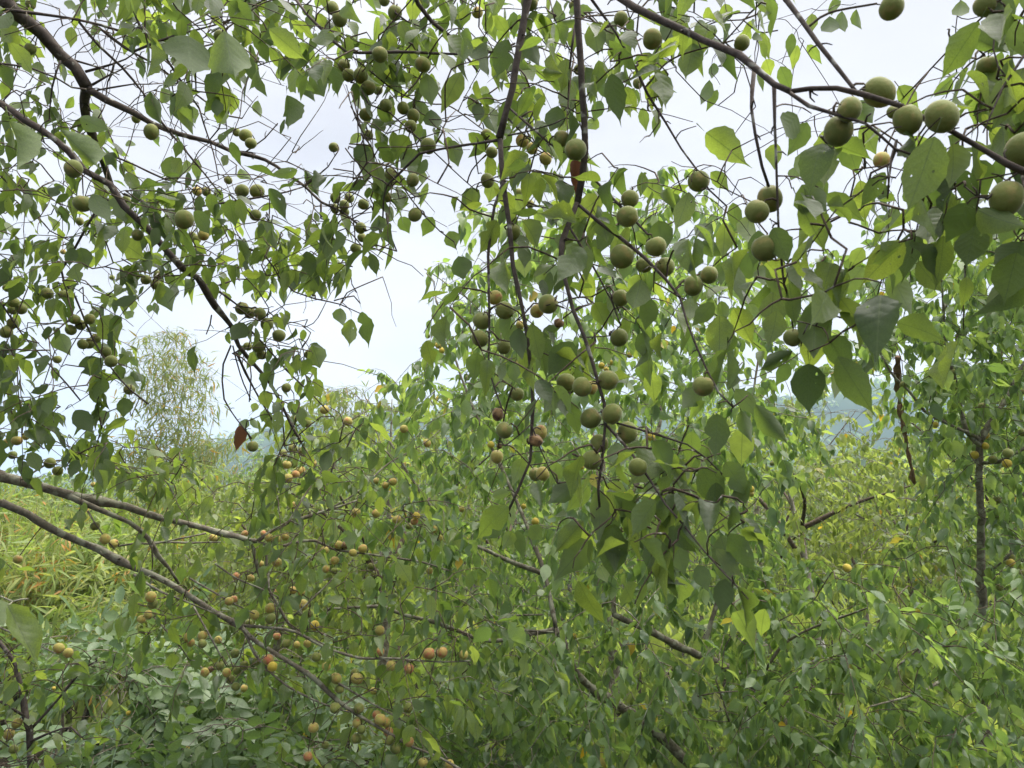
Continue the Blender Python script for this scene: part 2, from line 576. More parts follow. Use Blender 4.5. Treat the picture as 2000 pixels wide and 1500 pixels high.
def pinnate(seed):
    r = random.Random(seed)
    v, faces, uv = [], [], []

    def leaflet(bx, by, ang, ln, wd):
        k = len(v)
        d = np.array([math.cos(ang), math.sin(ang)])
        nrm = np.array([-d[1], d[0]])
        for t, w in ((.5, 0), (0, 0), (.2, .72), (.5, 1), (.8, .66), (1, 0), (.8, -.66), (.5, -1), (.2, -.72)):
            q = np.array([bx, by]) + d * t * ln + nrm * w * wd
            v.append((q[0], q[1], -.25 * q[1] ** 2 + .04 * abs(w) - .12 * abs(q[0]) + rj))
            uv.append((.5 + .4 * w, t))
        faces.extend([[k, k + 1 + (i + 1) % 8, k + 1 + i] for i in range(8)])

    for i in range(3):
        y = .24 + i * .25
        for s in (-1, 1):
            rj = r.uniform(-.02, .02)
            leaflet(s * .015, y + r.uniform(-.02, .02), math.pi / 2 - s * r.uniform(.75, 1.15), r.uniform(.27, .34), r.uniform(.085, .105))
    rj = 0
    leaflet(0, .96, math.pi / 2, .34, .10)
    k = len(v)
    for y, wd in ((0, .010), (.5, .008), (.96, .005)):
        v += [(-wd, y, -.25 * y * y), (wd, y, -.25 * y * y)]
        uv += [(.5, y), (.5, y)]
    faces += [[k, k + 1, k + 3, k + 2], [k + 2, k + 3, k + 5, k + 4]]
    return template_arrays(np.array(v), faces, np.array(uv))


PINNATE = [pinnate(s) for s in range(5)]
HI = []
for s in range(26):
    r_ = random.Random(100 + s)
    HI.append(template_arrays(*ovate_leaf(s, r_.choice((.0, .15, .35, .6, .8)), r_.uniform(-.12, .5), r_.uniform(-.5, .5),
                                          r_.uniform(.0, .28), holes=(2 if s % 6 == 0 else 1 if s % 6 == 2 else 0), bite=(s % 4 == 1))))


def hi_meshes(mat, name='leaf', temps=HI):
    return [mesh_from(name, t['v'], t['f'], t['c'], mat, t['uv']) for t in temps]


HI_MESH = {}


def meshes_for(mat, temps):
    key = (mat.name, id(temps))
    if key not in HI_MESH:
        HI_MESH[key] = hi_meshes(mat, 'leaf', temps)
    return HI_MESH[key]


def batch_mesh(name, temps, choice, mats4, mat):
    """One mesh from many placed copies of the templates."""
    V, Fs, C, U = [], [], [], []
    n = 0
    for k, t in enumerate(temps):
        idx = np.nonzero(choice == k)[0]
        if not len(idx):
            continue
        m = mats4[idx]
        v = np.einsum('nij,vj->nvi', m[:, :3, :3], t['v']) + m[:, None, :3, 3]
        nv = len(t['v'])
        f = t['f'][None, :] + (np.arange(len(idx)) * nv)[:, None] + n
        V.append(v.reshape(-1, 3))
        Fs.append(f.ravel())
        C.append(np.tile(t['c'], len(idx)))
        U.append(np.tile(t['uv'], (len(idx), 1)))
        n += nv * len(idx)
    return mesh_from(name, np.vstack(V), np.concatenate(Fs), np.concatenate(C), mat, np.vstack(U))


def frames(base, axis, normal, length, wfac):
    """4x4 matrices that put a unit leaf at BASE along AXIS, upper face towards NORMAL."""
    y = unit(axis)
    z = normal - y * np.sum(normal * y, 1, keepdims=True)
    z = unit(z)
    x = np.cross(y, z)
    m = np.zeros((len(base), 4, 4))
    m[:, :3, 0] = x * (length * wfac)[:, None]
    m[:, :3, 1] = y * length[:, None]
    m[:, :3, 2] = z * length[:, None]
    m[:, :3, 3] = base
    m[:, 3, 3] = 1
    return m


# ------------------------------------------------------------------ where the sky stays open and what stays in view
GW, GH, GS = 560, 435, 4.0        # a coarse grid of viewing directions, 4 photo pixels a cell, 120 px of margin


def cell(x, y):
    return ((np.asarray(x) + 120) / GS).astype(int), ((np.asarray(y) + 120) / GS).astype(int)


def in_poly(x, y, poly):
    x, y = np.asarray(x, float), np.asarray(y, float)
    inside = np.zeros(x.shape, bool)
    px, py = poly[-1]
    for qx, qy in poly:
        c = ((qy > y) != (py > y)) & (x < (px - qx) * (y - qy) / ((py - qy) if py != qy else 1e-9) + qx)
        inside ^= c
        px, py = qx, qy
    return inside


SKY_GAPS = [
    [(590, 190), (650, 190), (690, 235), (685, 270), (650, 275), (640, 330), (590, 345), (530, 310), (560, 270), (590, 250)],
    [(480, 180), (540, 170), (520, 230), (540, 260), (530, 300), (450, 280), (470, 230)],
    [(850, 190), (900, 185), (920, 240), (900, 235), (870, 235), (850, 230)],
    [(840, 310), (885, 330), (930, 300), (925, 350), (880, 380), (850, 350)],
    [(770, 425), (840, 400), (890, 420), (895, 470), (860, 480), (830, 530), (815, 600), (830, 640), (790, 690), (745, 710), (735, 640), (690, 590),
     (640, 600), (690, 560), (750, 550), (790, 500)],
    [(255, 600), (330, 595), (370, 605), (405, 640), (440, 690), (460, 720), (470, 790), (500, 830), (440, 860), (405, 840), (400, 760), (405, 700),
     (375, 650), (300, 640), (265, 655)],
    [(540, 575), (640, 590), (660, 640), (690, 720), (735, 740), (725, 790), (690, 740), (645, 760), (655, 690), (610, 640), (570, 620)],
    [(1165, 215), (1230, 250), (1290, 275), (1330, 260), (1370, 300), (1330, 322), (1250, 312), (1190, 310), (1150, 260)],
    [(1350, 150), (1455, 150), (1470, 260), (1490, 340), (1490, 380), (1420, 350), (1395, 320), (1460, 300), (1440, 240), (1380, 245), (1310, 180)],
    [(1640, 60), (1690, 0), (1840, 0), (1850, 60), (1830, 150), (1830, 190), (1750, 150), (1690, 130), (1640, 130), (1600, 100)],
    [(1550, 90), (1600, 100), (1630, 150), (1560, 165), (1530, 140)],
    [(85, 40), (125, 45), (160, 100), (215, 130), (250, 100), (260, 150), (300, 170), (280, 210), (230, 160), (180, 150), (130, 100)],
    [(190, 215), (260, 235), (330, 300), (310, 330), (240, 290), (215, 230)],
    [(90, 700), (130, 690), (170, 740), (160, 790), (110, 770), (100, 730)],
    [(120, 640), (160, 640), (170, 690), (130, 690)],
    [(1620, 460), (1660, 430), (1680, 500), (1640, 490)],
    [(1195, 215), (1300, 255), (1240, 270)],
    [(415, 885), (470, 872), (520, 855), (525, 880), (480, 935), (430, 930)],
    [(1610, 790), (1680, 780), (1690, 830), (1630, 850)],
    [(440, 860), (400, 850), (380, 830), (410, 800), (440, 810)],
]
DARK_GAPS = [
    [(190, 1330), (240, 1310), (255, 1350), (235, 1375), (195, 1365)],
    [(150, 1370), (185, 1375), (180, 1400), (150, 1405)],
    [(955, 1450), (1010, 1455), (1000, 1475), (960, 1470)],
]
gx, gy = np.meshgrid(np.arange(GW) * GS - 118, np.arange(GH) * GS - 118)
SKY = np.zeros((GH, GW), bool)
for poly in SKY_GAPS:
    SKY |= in_poly(gx, gy, poly)
GAP = np.zeros((GH, GW), bool)
for poly in DARK_GAPS:
    GAP |= in_poly(gx, gy, poly)
KEEP = np.full((GH, GW), -1.0)     # depth of a fruit or limb that stays uncovered


def keep_disc(x, y, r, d):
    m = (gx - x) ** 2 + (gy - y) ** 2 < r * r
    KEEP[m] = np.maximum(KEEP[m], d)


def look(grid, x, y, default):
    i, j = cell(x, y)
    ok = (i >= 0) & (i < GW) & (j >= 0) & (j < GH)
    v = grid[np.clip(j, 0, GH - 1), np.clip(i, 0, GW - 1)]
    return np.where(ok, v, default)


# ------------------------------------------------------------------ trees
class Tree:
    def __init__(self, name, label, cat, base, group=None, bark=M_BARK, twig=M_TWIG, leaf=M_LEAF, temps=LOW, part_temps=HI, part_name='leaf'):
        self.root = bpy.data.objects.new(name, None)
        COL.objects.link(self.root)
        self.root.location = base
        self.root.empty_display_size = 0.2
        self.root['label'] = label
        self.root['category'] = cat
        if group:
            self.root['group'] = group
        self.bark, self.twig_mat, self.leaf_mat = bark, twig, leaf
        self.temps, self.part_temps, self.part_name = temps, part_temps, part_name
        self.nodes = np.zeros((0, 3))
        self.px = np.zeros((0, 3))
        self.twigs = Tubes()
        self.base, self.axis, self.normal, self.length, self.wfac, self.hand = [], [], [], [], [], []
        self.most = 300

    def add_nodes(self, pts):
        self.nodes = np.vstack([self.nodes, pts])
        self.px = np.vstack([self.px, np.stack(proj(pts), 1)])

    def limb(self, pts, r0, r1, name='branch', mat=None, sides=8, step=0.035, rough=0.06, spurs=0, keep=False, label=None):
        path = smooth_path(pts, step)
        n = len(path)
        wob = rng.normal(size=path.shape)
        if n > 6:
            wob = np.stack([np.convolve(wob[:, c], [.25, .5, .25], 'same') for c in range(3)], 1) + np.stack([np.convolve(rng.normal(size=n), np.ones(5) / 3, 'same') for c in range(3)], 1)
        path = path + wob * min(r0, r1) * 0.3
        t = np.linspace(0, 1, n)
        rad = r0 + (r1 - r0) * t
        for _k in range(max(1, n // 7)):
            i0, wd = rng.uniform(0, n), rng.uniform(.7, 1.8)
            rad = rad * (1 + rng.uniform(.08, .34) * np.exp(-((np.arange(n) - i0) / wd) ** 2))
        tb = Tubes()
        tb.add(path, rad, sides, rough)
        for _ in range(int(spurs * n)):
            i = rng.integers(1, n)
            d = unit(rng.normal(size=3))
            tn = unit(path[i] - path[i - 1])
            d = unit(d - tn * (d @ tn) * .7)
            ln = rng.uniform(.006, .022) * (1 if r0 < .012 else 1.6)
            p = path[i] + d * rad[i] * .5
            tb.add([p, p + d * ln * .6, p + d * ln + tn * ln * .3], [rad[i] * .3 + .0008, .0013, .0009], 4)
        o = link(name, tb.mesh(name, mat or self.bark), self.root)
        if label:
            o['label'] = label
        self.add_nodes(smooth_path(path[::2] if n > 6 else path, .03))
        if keep:
            xs, ys, ds = proj(path)
            for x, y, d, r in zip(xs, ys, ds, rad):
                if d > .2 and -100 < x < 2100 and -100 < y < 1600:
                    keep_disc(x, y, max(r * F / d * .9, 4), d)
        return o

    def branch(self, k, d0, d1, w0, w1, uv, keep=False, spurs=.5, **kw):
        pts2 = np.array([R(k, u, v) for u, v in uv])
        seg = np.concatenate([[0], np.cumsum(np.linalg.norm(np.diff(pts2, axis=0), axis=1))])
        t = seg / seg[-1]
        d = d0 + (d1 - d0) * t + np.sin(t * math.pi) * rng.uniform(-.03, .03) * d0
        pts = np.array([P(x, y, dd) for (x, y), dd in zip(pts2, d)])
        return self.limb(pts, w0 / 2 * d0 / F, w1 / 2 * d1 / F, sides=8 if w0 > 8 else 6, spurs=spurs, keep=keep, **kw)

    def near(self, x, y, d_pref, wide=60.0):
        c = np.hypot(self.px[:, 0] - x, self.px[:, 1] - y) + wide * np.abs(np.log(np.maximum(self.px[:, 2], .05) / d_pref)) * 2
        return int(np.argmin(c))

    def attach(self, p, r=.0009, skip=.012):
        """A twig from the nearest wood to point P."""
        k = int(np.argmin(np.sum((self.nodes - p) ** 2, 1)))
        q = self.nodes[k]
        ln = np.linalg.norm(p - q)
        if ln < skip:
            return q
        mid = (p + q) / 2 + rng.normal(size=3) * ln * .08 + np.array([0, 0, .06 * ln])
        path = smooth_path([q, mid, p], max(ln / 7, .01))
        self.twigs.add(path, np.linspace(r * 1.5, r, len(path)), 4)
        self.add_nodes(path[1:])
        return q

    def put_leaf(self, base, axis, normal, length, wfac, hand=False):
        self.base.append(np.atleast_2d(base))
        self.axis.append(np.atleast_2d(axis))
        self.normal.append(np.atleast_2d(normal))
        self.length.append(np.atleast_1d(length))
        self.wfac.append(np.atleast_1d(wfac))
        self.hand.append(np.full(len(np.atleast_1d(length)), hand))

    def drawn_leaf(self, k, bu, bv, tu, tv, w, up=0):
        s = REG[k][2]
        bx, by = R(k, bu, bv)
        tx, ty = R(k, tu, tv)
        L = math.hypot(tx - bx, ty - by)
        n = self.near(bx, by, .074 * F / L)
        d = min(max(self.px[n, 2], .056 * F / L), .092 * F / L)
        d *= rng.uniform(.97, 1.03)
        kd = float(np.max(look(KEEP, np.array([bx, (bx + tx) / 2, tx * .8 + bx * .2]), np.array([by, (by + ty) / 2, ty * .8 + by * .2]), -1.0)))
        if kd > 0 and abs(kd - d) < .25 and rng.random() < .85:
            d = max(d, kd + .04)
        B = P(bx, by, d)
        ln = L * d / F
        tilt = rng.uniform(-.35, .35)
        T = P(tx, ty, d + tilt * ln)
        ax = T - B
        view = unit(EYE - B)
        side = unit(np.cross(unit(ax), view))
        rot = rng.uniform(-.45, .45)
        nr = view * math.cos(rot) + side * math.sin(rot)
        if not up and nr[2] < 0.15:
            nr = -nr
        length = np.linalg.norm(ax)
        wf = min(max(w * s / L / .64 / math.cos(rot), .72), 1.45)
        self.put_leaf(B, ax, nr, length, wf, True)
        self.attach(B - unit(ax) * length * .24)

    def shoots(self, polys, n, dr, shoot=(.12, .3), leaf=.066, gap=.024, hang=1.0, droop=.35, max_gap=.9, cluster=2, twig_r=.0018, drop=0.0, bare=False):
        """Leafy twigs through the volume seen through POLYS = [(polygon, weight)], DR the range of distance; each grows from the nearest wood."""
        tot = sum(w for _p, w in polys)
        S = []
        for poly, w in polys:
            q = np.array(poly, float)
            lo, hi = q.min(0), q.max(0)
            want, tries = max(1, int(round(n * w / tot))), 0
            while want and tries < 60:
                tries += 1
                x = rng.uniform(lo[0], hi[0], want * 3)
                y = rng.uniform(lo[1], hi[1], want * 3)
                ok = in_poly(x, y, poly) & (~look(SKY, x, y, False) | bare)
                for a, b in list(zip(x[ok], y[ok]))[:want]:
                    S.append(P(a, b, rng.uniform(*dr)))
                    want -= 1
        self.shoots_points(np.array(S), shoot, leaf, gap, hang, droop, max_gap, cluster, twig_r, drop, bare=bare)

    def shoots_points(self, S, shoot=(.12, .3), leaf=.066, gap=.024, hang=1.0, droop=.35, max_gap=.9, cluster=2, twig_r=.0018, drop=0.0, rise=.1, bare=False):
        todo = np.ones(len(S), bool)
        best = np.full(len(S), 1e9)
        who = np.zeros(len(S), int)
        for a in range(0, len(self.nodes), 4000):
            D = np.sum((S[:, None] - self.nodes[None, a:a + 4000]) ** 2, 2)
            k = D.argmin(1)
            m = D[np.arange(len(S)), k]
            upd = m < best
            best[upd], who[upd] = m[upd], k[upd] + a
        B, A, N, Lh = [], [], [], []
        while todo.any():
            i = int(np.argmin(np.where(todo, best, 1e9)))
            todo[i] = False
            s, q = S[i], self.nodes[who[i]]
            gap_m = math.sqrt(best[i])
            if gap_m > max_gap:
                continue
            n0 = len(self.nodes)
            if gap_m > .015:
                side = rng.normal(size=3) * gap_m * .14
                path = smooth_path([q, q * .6 + s * .4 + side + [0, 0, rise * gap_m], s], max(.03, gap_m / 8))
                self.twigs.add(path, np.linspace(twig_r * (1 + min(gap_m, .8)), twig_r, len(path)), 4)
                self.add_nodes(path[1:])
            out = s - q
            out[2] *= .4
            d0 = unit(unit(out) * .7 + rng.normal(size=3) * np.array([.7, .7, .35]))
            ln = rng.uniform(*shoot)
            t = np.linspace(0, 1, 6)[:, None]
            path = s + d0 * ln * t + np.array([0, 0, -1]) * droop * ln * t ** 2 + rng.normal(size=(6, 3)) * ln * .025 * t
            ex, ey, ed = proj(path[2:])
            if not bare and ed[-1] < 7 and look(SKY, ex, ey, False).any() and rng.random() < .85:
                continue
            self.twigs.add(path, np.linspace(twig_r, twig_r * .45, 6), 4)
            self.add_nodes(path[1::2])
            newn = self.nodes[n0:]
            if todo.any():
                D = np.sum((S[:, None] - newn[None]) ** 2, 2)
                k = D.argmin(1)
                m = D[np.arange(len(S)), k]
                upd = m < best
                best[upd], who[upd] = m[upd], k[upd] + n0
            if bare:
                continue
            m = max(2, int(ln / gap))
            tt = np.linspace(.08, 1, m)
            pos = np.stack([np.interp(tt, t[:, 0], path[:, c]) for c in range(3)], 1)
            pos = np.repeat(pos, cluster, 0)
            tn = unit(path[-1] - path[0])
            k = len(pos)
            az = rng.normal(size=(k, 3))
            az = unit(az - np.outer(az @ tn, tn))
            outd = unit(az + tn * rng.uniform(.2, .8, (k, 1)))
            axis = unit(outd * rng.uniform(.35, .95, (k, 1)) + np.array([0, 0, -1.0]) * hang * rng.uniform(.3, 1.2, (k, 1)) + rng.normal(size=(k, 3)) * .28)
            nrm = unit(outd * .55 + np.array([0, 0, .75]) + rng.normal(size=(k, 3)) * .5)
            lh = leaf * np.clip(rng.normal(1, .2, k), .45, 1.5)
            B.append(pos + outd * (.003) + axis * (lh * .22)[:, None])
            A.append(axis)
            N.append(nrm)
            Lh.append(lh)
        if not B:
            return
        B, A, N, Lh = np.vstack(B), np.vstack(A), np.vstack(N), np.concatenate(Lh)
        bad = np.zeros(len(B), bool)
        side = unit(np.cross(A, B - EYE))
        for t, w in ((.05, 0), (.25, 0), (.45, 0), (.45, .2), (.45, -.2), (.7, 0), (1.0, 0)):
            x, y, d = proj(B + A * (Lh * t)[:, None] + side * (Lh * w)[:, None])
            bad |= look(SKY, x, y, False) & (rng.random(len(B)) < .96) & (d < 7)
            bad |= (look(KEEP, x, y, -1.0) > d - .01) & (rng.random(len(B)) < .75)
            bad |= d < .35
            bad |= look(GAP, x, y, False) & (rng.random(len(B)) < .9) & (d < 4.6)
        bad |= rng.random(len(B)) < drop
        g = ~bad
        self.put_leaf(B[g], A[g], N[g], Lh[g], rng.uniform(.68, 1.05, g.sum()))

    def pack(self):
        if self.base:
            self.B, self.A, self.N = np.vstack(self.base), np.vstack(self.axis), np.vstack(self.normal)
            self.L, self.W, self.H = np.concatenate(self.length), np.concatenate(self.wfac), np.concatenate(self.hand)
        else:
            self.B = np.zeros((0, 3))

    def emit(self, seen):
        if self.twigs.n:
            o = link('twigs', self.twigs.mesh('twigs', self.twig_mat), self.root)
            o['kind'] = 'stuff'
        if not len(self.B):
            return
        M = frames(self.B, self.A, self.N, self.L, self.W)
        order = np.argsort(-seen)
        most = self.most
        pick = order[:most]
        pick = pick[seen[pick] >= 3]
        rest = np.ones(len(M), bool)
        rest[pick] = False
        hm = meshes_for(self.leaf_mat, self.part_temps)
        for i in pick:
            link(self.part_name, hm[int(rng.integers(len(hm)))], self.root, Matrix(M[i].tolist()))
        if rest.any():
            ch = rng.integers(0, len(self.temps), rest.sum())
            o = link('leaves', batch_mesh('leaves', self.temps, ch, M[rest], self.leaf_mat), self.root)
            o['kind'] = 'stuff'


def visible_cells(trees):
    """Coarse count of how much of each leaf shows: leaves nearest first, each takes the free cells of a fine grid under its blade."""
    gs = 5.0
    w, h = int(2000 / gs), int(1500 / gs)
    free = np.ones((h, w), bool)
    B = np.vstack([t.B for t in trees])
    own = np.concatenate([np.full(len(t.B), i) for i, t in enumerate(trees)])
    A = np.vstack([t.A * t.L[:, None] for t in trees if len(t.B)])
    x0, y0, d = proj(B)
    x1, y1, _ = proj(B + A)
    L = np.concatenate([t.L for t in trees if len(t.B)])
    seen = np.zeros(len(B), int)
    for i in np.argsort(d):
        if d[i] < .3:
            continue
        n = max(2, int(math.hypot(x1[i] - x0[i], y1[i] - y0[i]) / gs) + 1)
        rad = L[i] * .2 * F / d[i] / gs
        t = np.linspace(.1, .85, n)
        cx, cy = (x0[i] + (x1[i] - x0[i]) * t) / gs, (y0[i] + (y1[i] - y0[i]) * t) / gs
        c = 0
        k = int(rad)
        for a, b in zip(cx, cy):
            xa, xb, ya, yb = max(int(a - k), 0), min(int(a + k) + 1, w), max(int(b - k), 0), min(int(b + k) + 1, h)
            if xa < xb and ya < yb:
                s = free[ya:yb, xa:xb]
                c += int(s.sum())
                s[:] = False
        seen[i] = c
    return [seen[own == i] for i in range(len(trees))]


def G(px, d):
    """The point of the ground seen in the direction px, D metres off."""
    py = 750 + (1.6 + FWD[2] * d) / UP[2] * F / d
    q = P(px, py, d)
    return (float(q[0]), float(q[1]), 0.0)


# ---- the tree overhead: long drooping branches, nearest of all
A = Tree('apricot_tree', 'apricot tree overhead with long drooping branches of large green fruit against the sky', 'tree', (0.95, -0.75, 0), 'apricot trees of the orchard')
A.limb([(0.95, -.75, -.05), (.93, -.70, .5), (.86, -.58, 1.2), (.74, -.32, 1.9), (.55, .15, 2.45), (.35, .7, 2.78), (.12, 1.15, 2.86)], .10, .022, name='trunk', sides=12, rough=.03, step=.08)
A.limb([(.55, .15, 2.45), (.75, .5, 2.55), (.55, .9, 2.5), P(1175, -120, 1.25)], .03, .011)
A.limb([(.55, .15, 2.45), (1.1, .3, 2.5), (1.35, .7, 2.35), P(2100, -40, 1.15)], .03, .008)
A.branch(0, 1.52, 1.5, 17, 12, [(1060, -220), (1040, -110), (1025, 0), (1016, 70), (999, 175), (985, 227), (976, 273)], keep=True)
A.branch(0, 1.5, 1.42, 12, 4, [(976, 273), (981, 350), (995, 437), (1002, 518), (1020, 600), (1032, 680), (1040, 760), (1038, 840), (1035, 900), (1008, 965), (992, 1000)], keep=True)
A.branch(0, 1.5, 1.7, 6, 3, [(976, 273), (933, 280), (865, 290), (820, 300), (780, 340), (757, 362), (750, 385), (748, 425)], keep=True)
A.branch(0, 1.5, 1.45, 6, 3, [(981, 358), (966, 402), (957, 455), (953, 500), (954, 570), (956, 664), (954, 717), (965, 752), (981, 797), (990, 808)], keep=True)
A.branch(2, 1.52, 1.6, 3.5, 2, [(945, 800), (940, 870), (955, 970)])
A.branch(2, 1.5, 1.45, 5, 3, [(1130, 605), (1250, 710), (1350, 800), (1430, 855)])
A.branch(2, 1.52, 1.7, 3.5, 2, [(1120, 660), (1230, 770), (1370, 880)])
A.branch(2, 1.5, 1.4, 3, 2, [(1120, 755), (1240, 730), (1380, 690), (1450, 655)])
A.branch(0, 1.42, 1.42, 16, 11, [(1120, -220), (1124, -100), (1128, 0), (1130, 60), (1135, 120), (1140, 230), (1143, 290), (1140, 340), (1128, 395)], keep=True)
A.branch(0, 1.42, 1.32, 10, 4.5, [(1128, 395), (1112, 435), (1098, 470), (1094, 510), (1105, 552), (1119, 605), (1140, 657), (1154, 700), (1168, 752), (1180, 790), (1182, 830), (1178, 885), (1168, 955), (1171, 990)], keep=True)
A.branch(2, 1.45, 1.5, 5, 2.5, [(1495, 140), (1478, 260), (1463, 400), (1455, 600)], keep=True)
A.branch(2, 1.42, 1.3, 5, 3.5, [(1560, 960), (1660, 1060), (1750, 1150), (1820, 1220), (1900, 1310)], keep=True)
A.branch(0, 1.42, 1.2, 7, 3.5, [(1128, 398), (1170, 433), (1212, 464), (1261, 505), (1300, 545), (1328, 580), (1342, 630), (1363, 682), (1384, 727), (1405, 766), (1432, 795)], keep=True)
A.branch(0, 1.42, 1.4, 5, 2.5, [(1112, 442), (1147, 500), (1168, 538), (1196, 591), (1213, 636)])
A.branch(0, 1.4, 1.42, 2.5, 1.8, [(1190, 570), (1215, 620), (1240, 632)])
A.branch(0, 1.33, 1.25, 4, 3, [(1184, 820), (1245, 838), (1298, 853), (1343, 868), (1380, 895), (1410, 925)])
A.branch(0, 1.33, 1.05, 5, 3, [(1184, 830), (1230, 880), (1268, 935), (1300, 985), (1335, 1025), (1370, 1070), (1405, 1110), (1440, 1145), (1462, 1170)])
A.branch(5, 1.4, 1.42, 3, 2, [(1400, 455), (1460, 450), (1545, 445)])
A.branch(5, 1.42, 1.4, 3.5, 2, [(1290, 290), (1230, 268), (1190, 275)])
A.branch(5, 1.42, 1.5, 3.5, 2, [(1345, 310), (1400, 280), (1455, 262)])
A.branch(5, 1.42, 1.5, 4, 2, [(1120, 720), (1200, 745), (1280, 770), (1330, 765)])
A.branch(5, 1.42, 1.4, 3, 2, [(1105, 940), (1040, 1000), (960, 1060)])
A.branch(5, 1.42, 1.5, 3, 2, [(1110, 940), (1160, 1080), (1210, 1190), (1255, 1270)])
A.branch(0, 1.28, .98, 17, 11, [(1150, -160), (1178, -40), (1240, 15), (1300, 45), (1370, 77), (1440, 105), (1475, 136), (1510, 164), (1541, 178)], keep=True)
A.branch(0, 1.0, .9, 10, 11, [(1541, 178), (1580, 171), (1632, 171), (1685, 185), (1755, 207), (1810, 232), (1856, 252), (1923, 290), (1965, 318), (1997, 332), (2060, 350), (2140, 390)], keep=True)
A.branch(0, .99, .95, 7, 4, [(1541, 180), (1580, 206), (1629, 221), (1690, 240), (1720, 265), (1748, 290), (1786, 302), (1815, 330)], keep=True)
A.branch(0, 1.2, 1.0, 10, 7, [(1500, -90), (1535, 0), (1566, 42), (1597, 87), (1632, 133), (1662, 170), (1672, 182)], keep=True)
A.branch(0, 1.12, 1.1, 7, 5, [(1473, 138), (1468, 210), (1475, 262), (1489, 325), (1501, 364)], keep=True)
A.branch(0, 1.08, 1.1, 6.5, 4, [(1512, 166), (1513, 245), (1517, 350), (1520, 437), (1527, 518), (1531, 556)], keep=True)
A.branch(0, 1.35, 1.35, 7, 3.5, [(1110, -110), (1156, 0), (1202, 63), (1240, 130), (1265, 182), (1300, 238), (1330, 290), (1360, 330), (1385, 370), (1420, 402)], keep=True)
A.branch(3, .97, .95, 5, 3, [(1290, 780), (1262, 880), (1245, 990), (1240, 1110)])
A.branch(3, .95, .9, 6, 4, [(1985, 955), (1998, 1030), (2040, 1120)])
A.branch(0, 1.05, 1.0, 4, 2.5, [(1990, -80), (1960, -10), (1945, 40), (1940, 95), (1950, 130), (1965, 150)])
A.branch(0, 1.0, .95, 5, 3, [(2060, 60), (2000, 110), (1960, 170), (1920, 260)])
A.branch(3, .95, .95, 5, 3, [(1985, 950), (1900, 1010), (1800, 1105), (1740, 1100), (1670, 1040)])
A.branch(2, 1.7, 1.75, 9, 4, [(590, -60), (620, 20), (700, 120), (800, 200), (900, 330), (950, 400)], keep=True)
A.branch(2, 1.8, 1.7, 6, 4, [(-60, 0), (0, 80), (150, 230), (220, 290), (500, 290), (880, 300), (1080, 280), (1160, 240)], keep=True)
A.branch(2, 1.8, 1.85, 3, 2, [(220, 290), (320, 370), (450, 480), (600, 560), (700, 580)])
A.branch(2, 1.8, 1.85, 3.5, 2, [(300, 500), (340, 580), (460, 630), (560, 720), (700, 840), (860, 990), (950, 1070)])
A.branch(2, 1.85, 1.85, 2.5, 2, [(290, 500), (280, 650), (285, 760), (260, 900), (255, 1000)])
A.branch(2, 1.72, 1.8, 3, 2, [(520, 1020), (580, 1110), (660, 1210), (740, 1290), (820, 1350)])
A.branch(2, 1.78, 1.8, 3, 2, [(490, 70), (560, 120), (660, 160)])
A.branch(2, 1.78, 1.8, 4, 2.5, [(440, 1190), (460, 1300), (500, 1400)])
A.branch(2, 1.52, 1.55, 3.5, 2, [(1350, -20), (1380, 100), (1430, 200), (1460, 280)])

# ---- the tree on the left: a thick limb from the corner, forking into long diagonals
B = Tree('apricot_tree', 'apricot tree with a thick grey limb slanting from the top left corner', 'tree', (-2.6, 1.1, 0), 'apricot trees of the orchard')
B.limb([(-2.6, 1.1, -.05), (-2.58, 1.15, .6), (-2.45, 1.3, 1.4), (-2.2, 1.5, 2.3), (-1.9, 1.75, 3.0), P(-180, -180, 2.05), P(0, -5, 2.0)], .13, .021, name='trunk', sides=12, rough=.03, step=.08)
B.limb([(-2.45, 1.3, 1.4), (-2.1, 1.7, 1.85), P(-250, 330, 2.1), P(-60, 420, 2.1)], .04, .008)
B.limb([(-2.45, 1.3, 1.4), (-2.2, 1.8, 1.5), P(-250, 640, 2.2), P(-60, 600, 2.3)], .035, .007)
B.branch(0, 2.0, 2.2, 30, 20, [(0, -5), (35, 28), (80, 63), (119, 105), (147, 130), (168, 168)], keep=True)
B.branch(0, 2.2, 2.6, 20, 11, [(168, 168), (165, 196), (182, 259), (205, 325), (214, 354), (222, 380)], keep=True)
B.branch(0, 2.2, 2.3, 15, 8, [(171, 175), (210, 196), (259, 217), (297, 241), (350, 262), (409, 276)], keep=True)
B.branch(0, 2.3, 2.2, 8, 4, [(409, 276), (448, 294), (518, 311), (560, 339), (595, 364), (628, 395), (666, 413), (715, 451)], keep=True)
B.branch(0, 2.0, 2.1, 12, 12, [(-60, 170), (0, 205), (70, 245), (133, 294), (168, 332), (217, 360), (245, 402), (290, 448), (325, 490), (357, 525)], keep=True)
B.branch(0, 2.1, 2.5, 12, 5, [(357, 525), (385, 542), (420, 598), (451, 636), (465, 675), (497, 713), (525, 745), (550, 790), (567, 825), (588, 864)], keep=True)
B.branch(0, 2.0, 2.1, 7, 4, [(-40, 12), (0, 18), (52, 25), (130, 35), (196, 49), (240, 62), (275, 55)], keep=True)
B.branch(0, 2.05, 2.3, 5, 3, [(154, 42), (196, 91), (238, 130), (280, 182), (315, 238), (350, 280), (402, 343), (432, 380)], keep=True)
B.branch(0, 2.0, 2.1, 4.5, 3, [(-40, 118), (0, 124), (60, 133), (110, 152), (140, 170), (168, 174)], keep=True)
B.branch(11, 2.2, 2.2, 4, 2, [(730, 585), (900, 640), (1040, 680), (1170, 730)])
B.branch(11, 2.2, 2.2, 5, 2.5, [(830, 700), (980, 660), (1110, 625), (1230, 580), (1310, 520)])
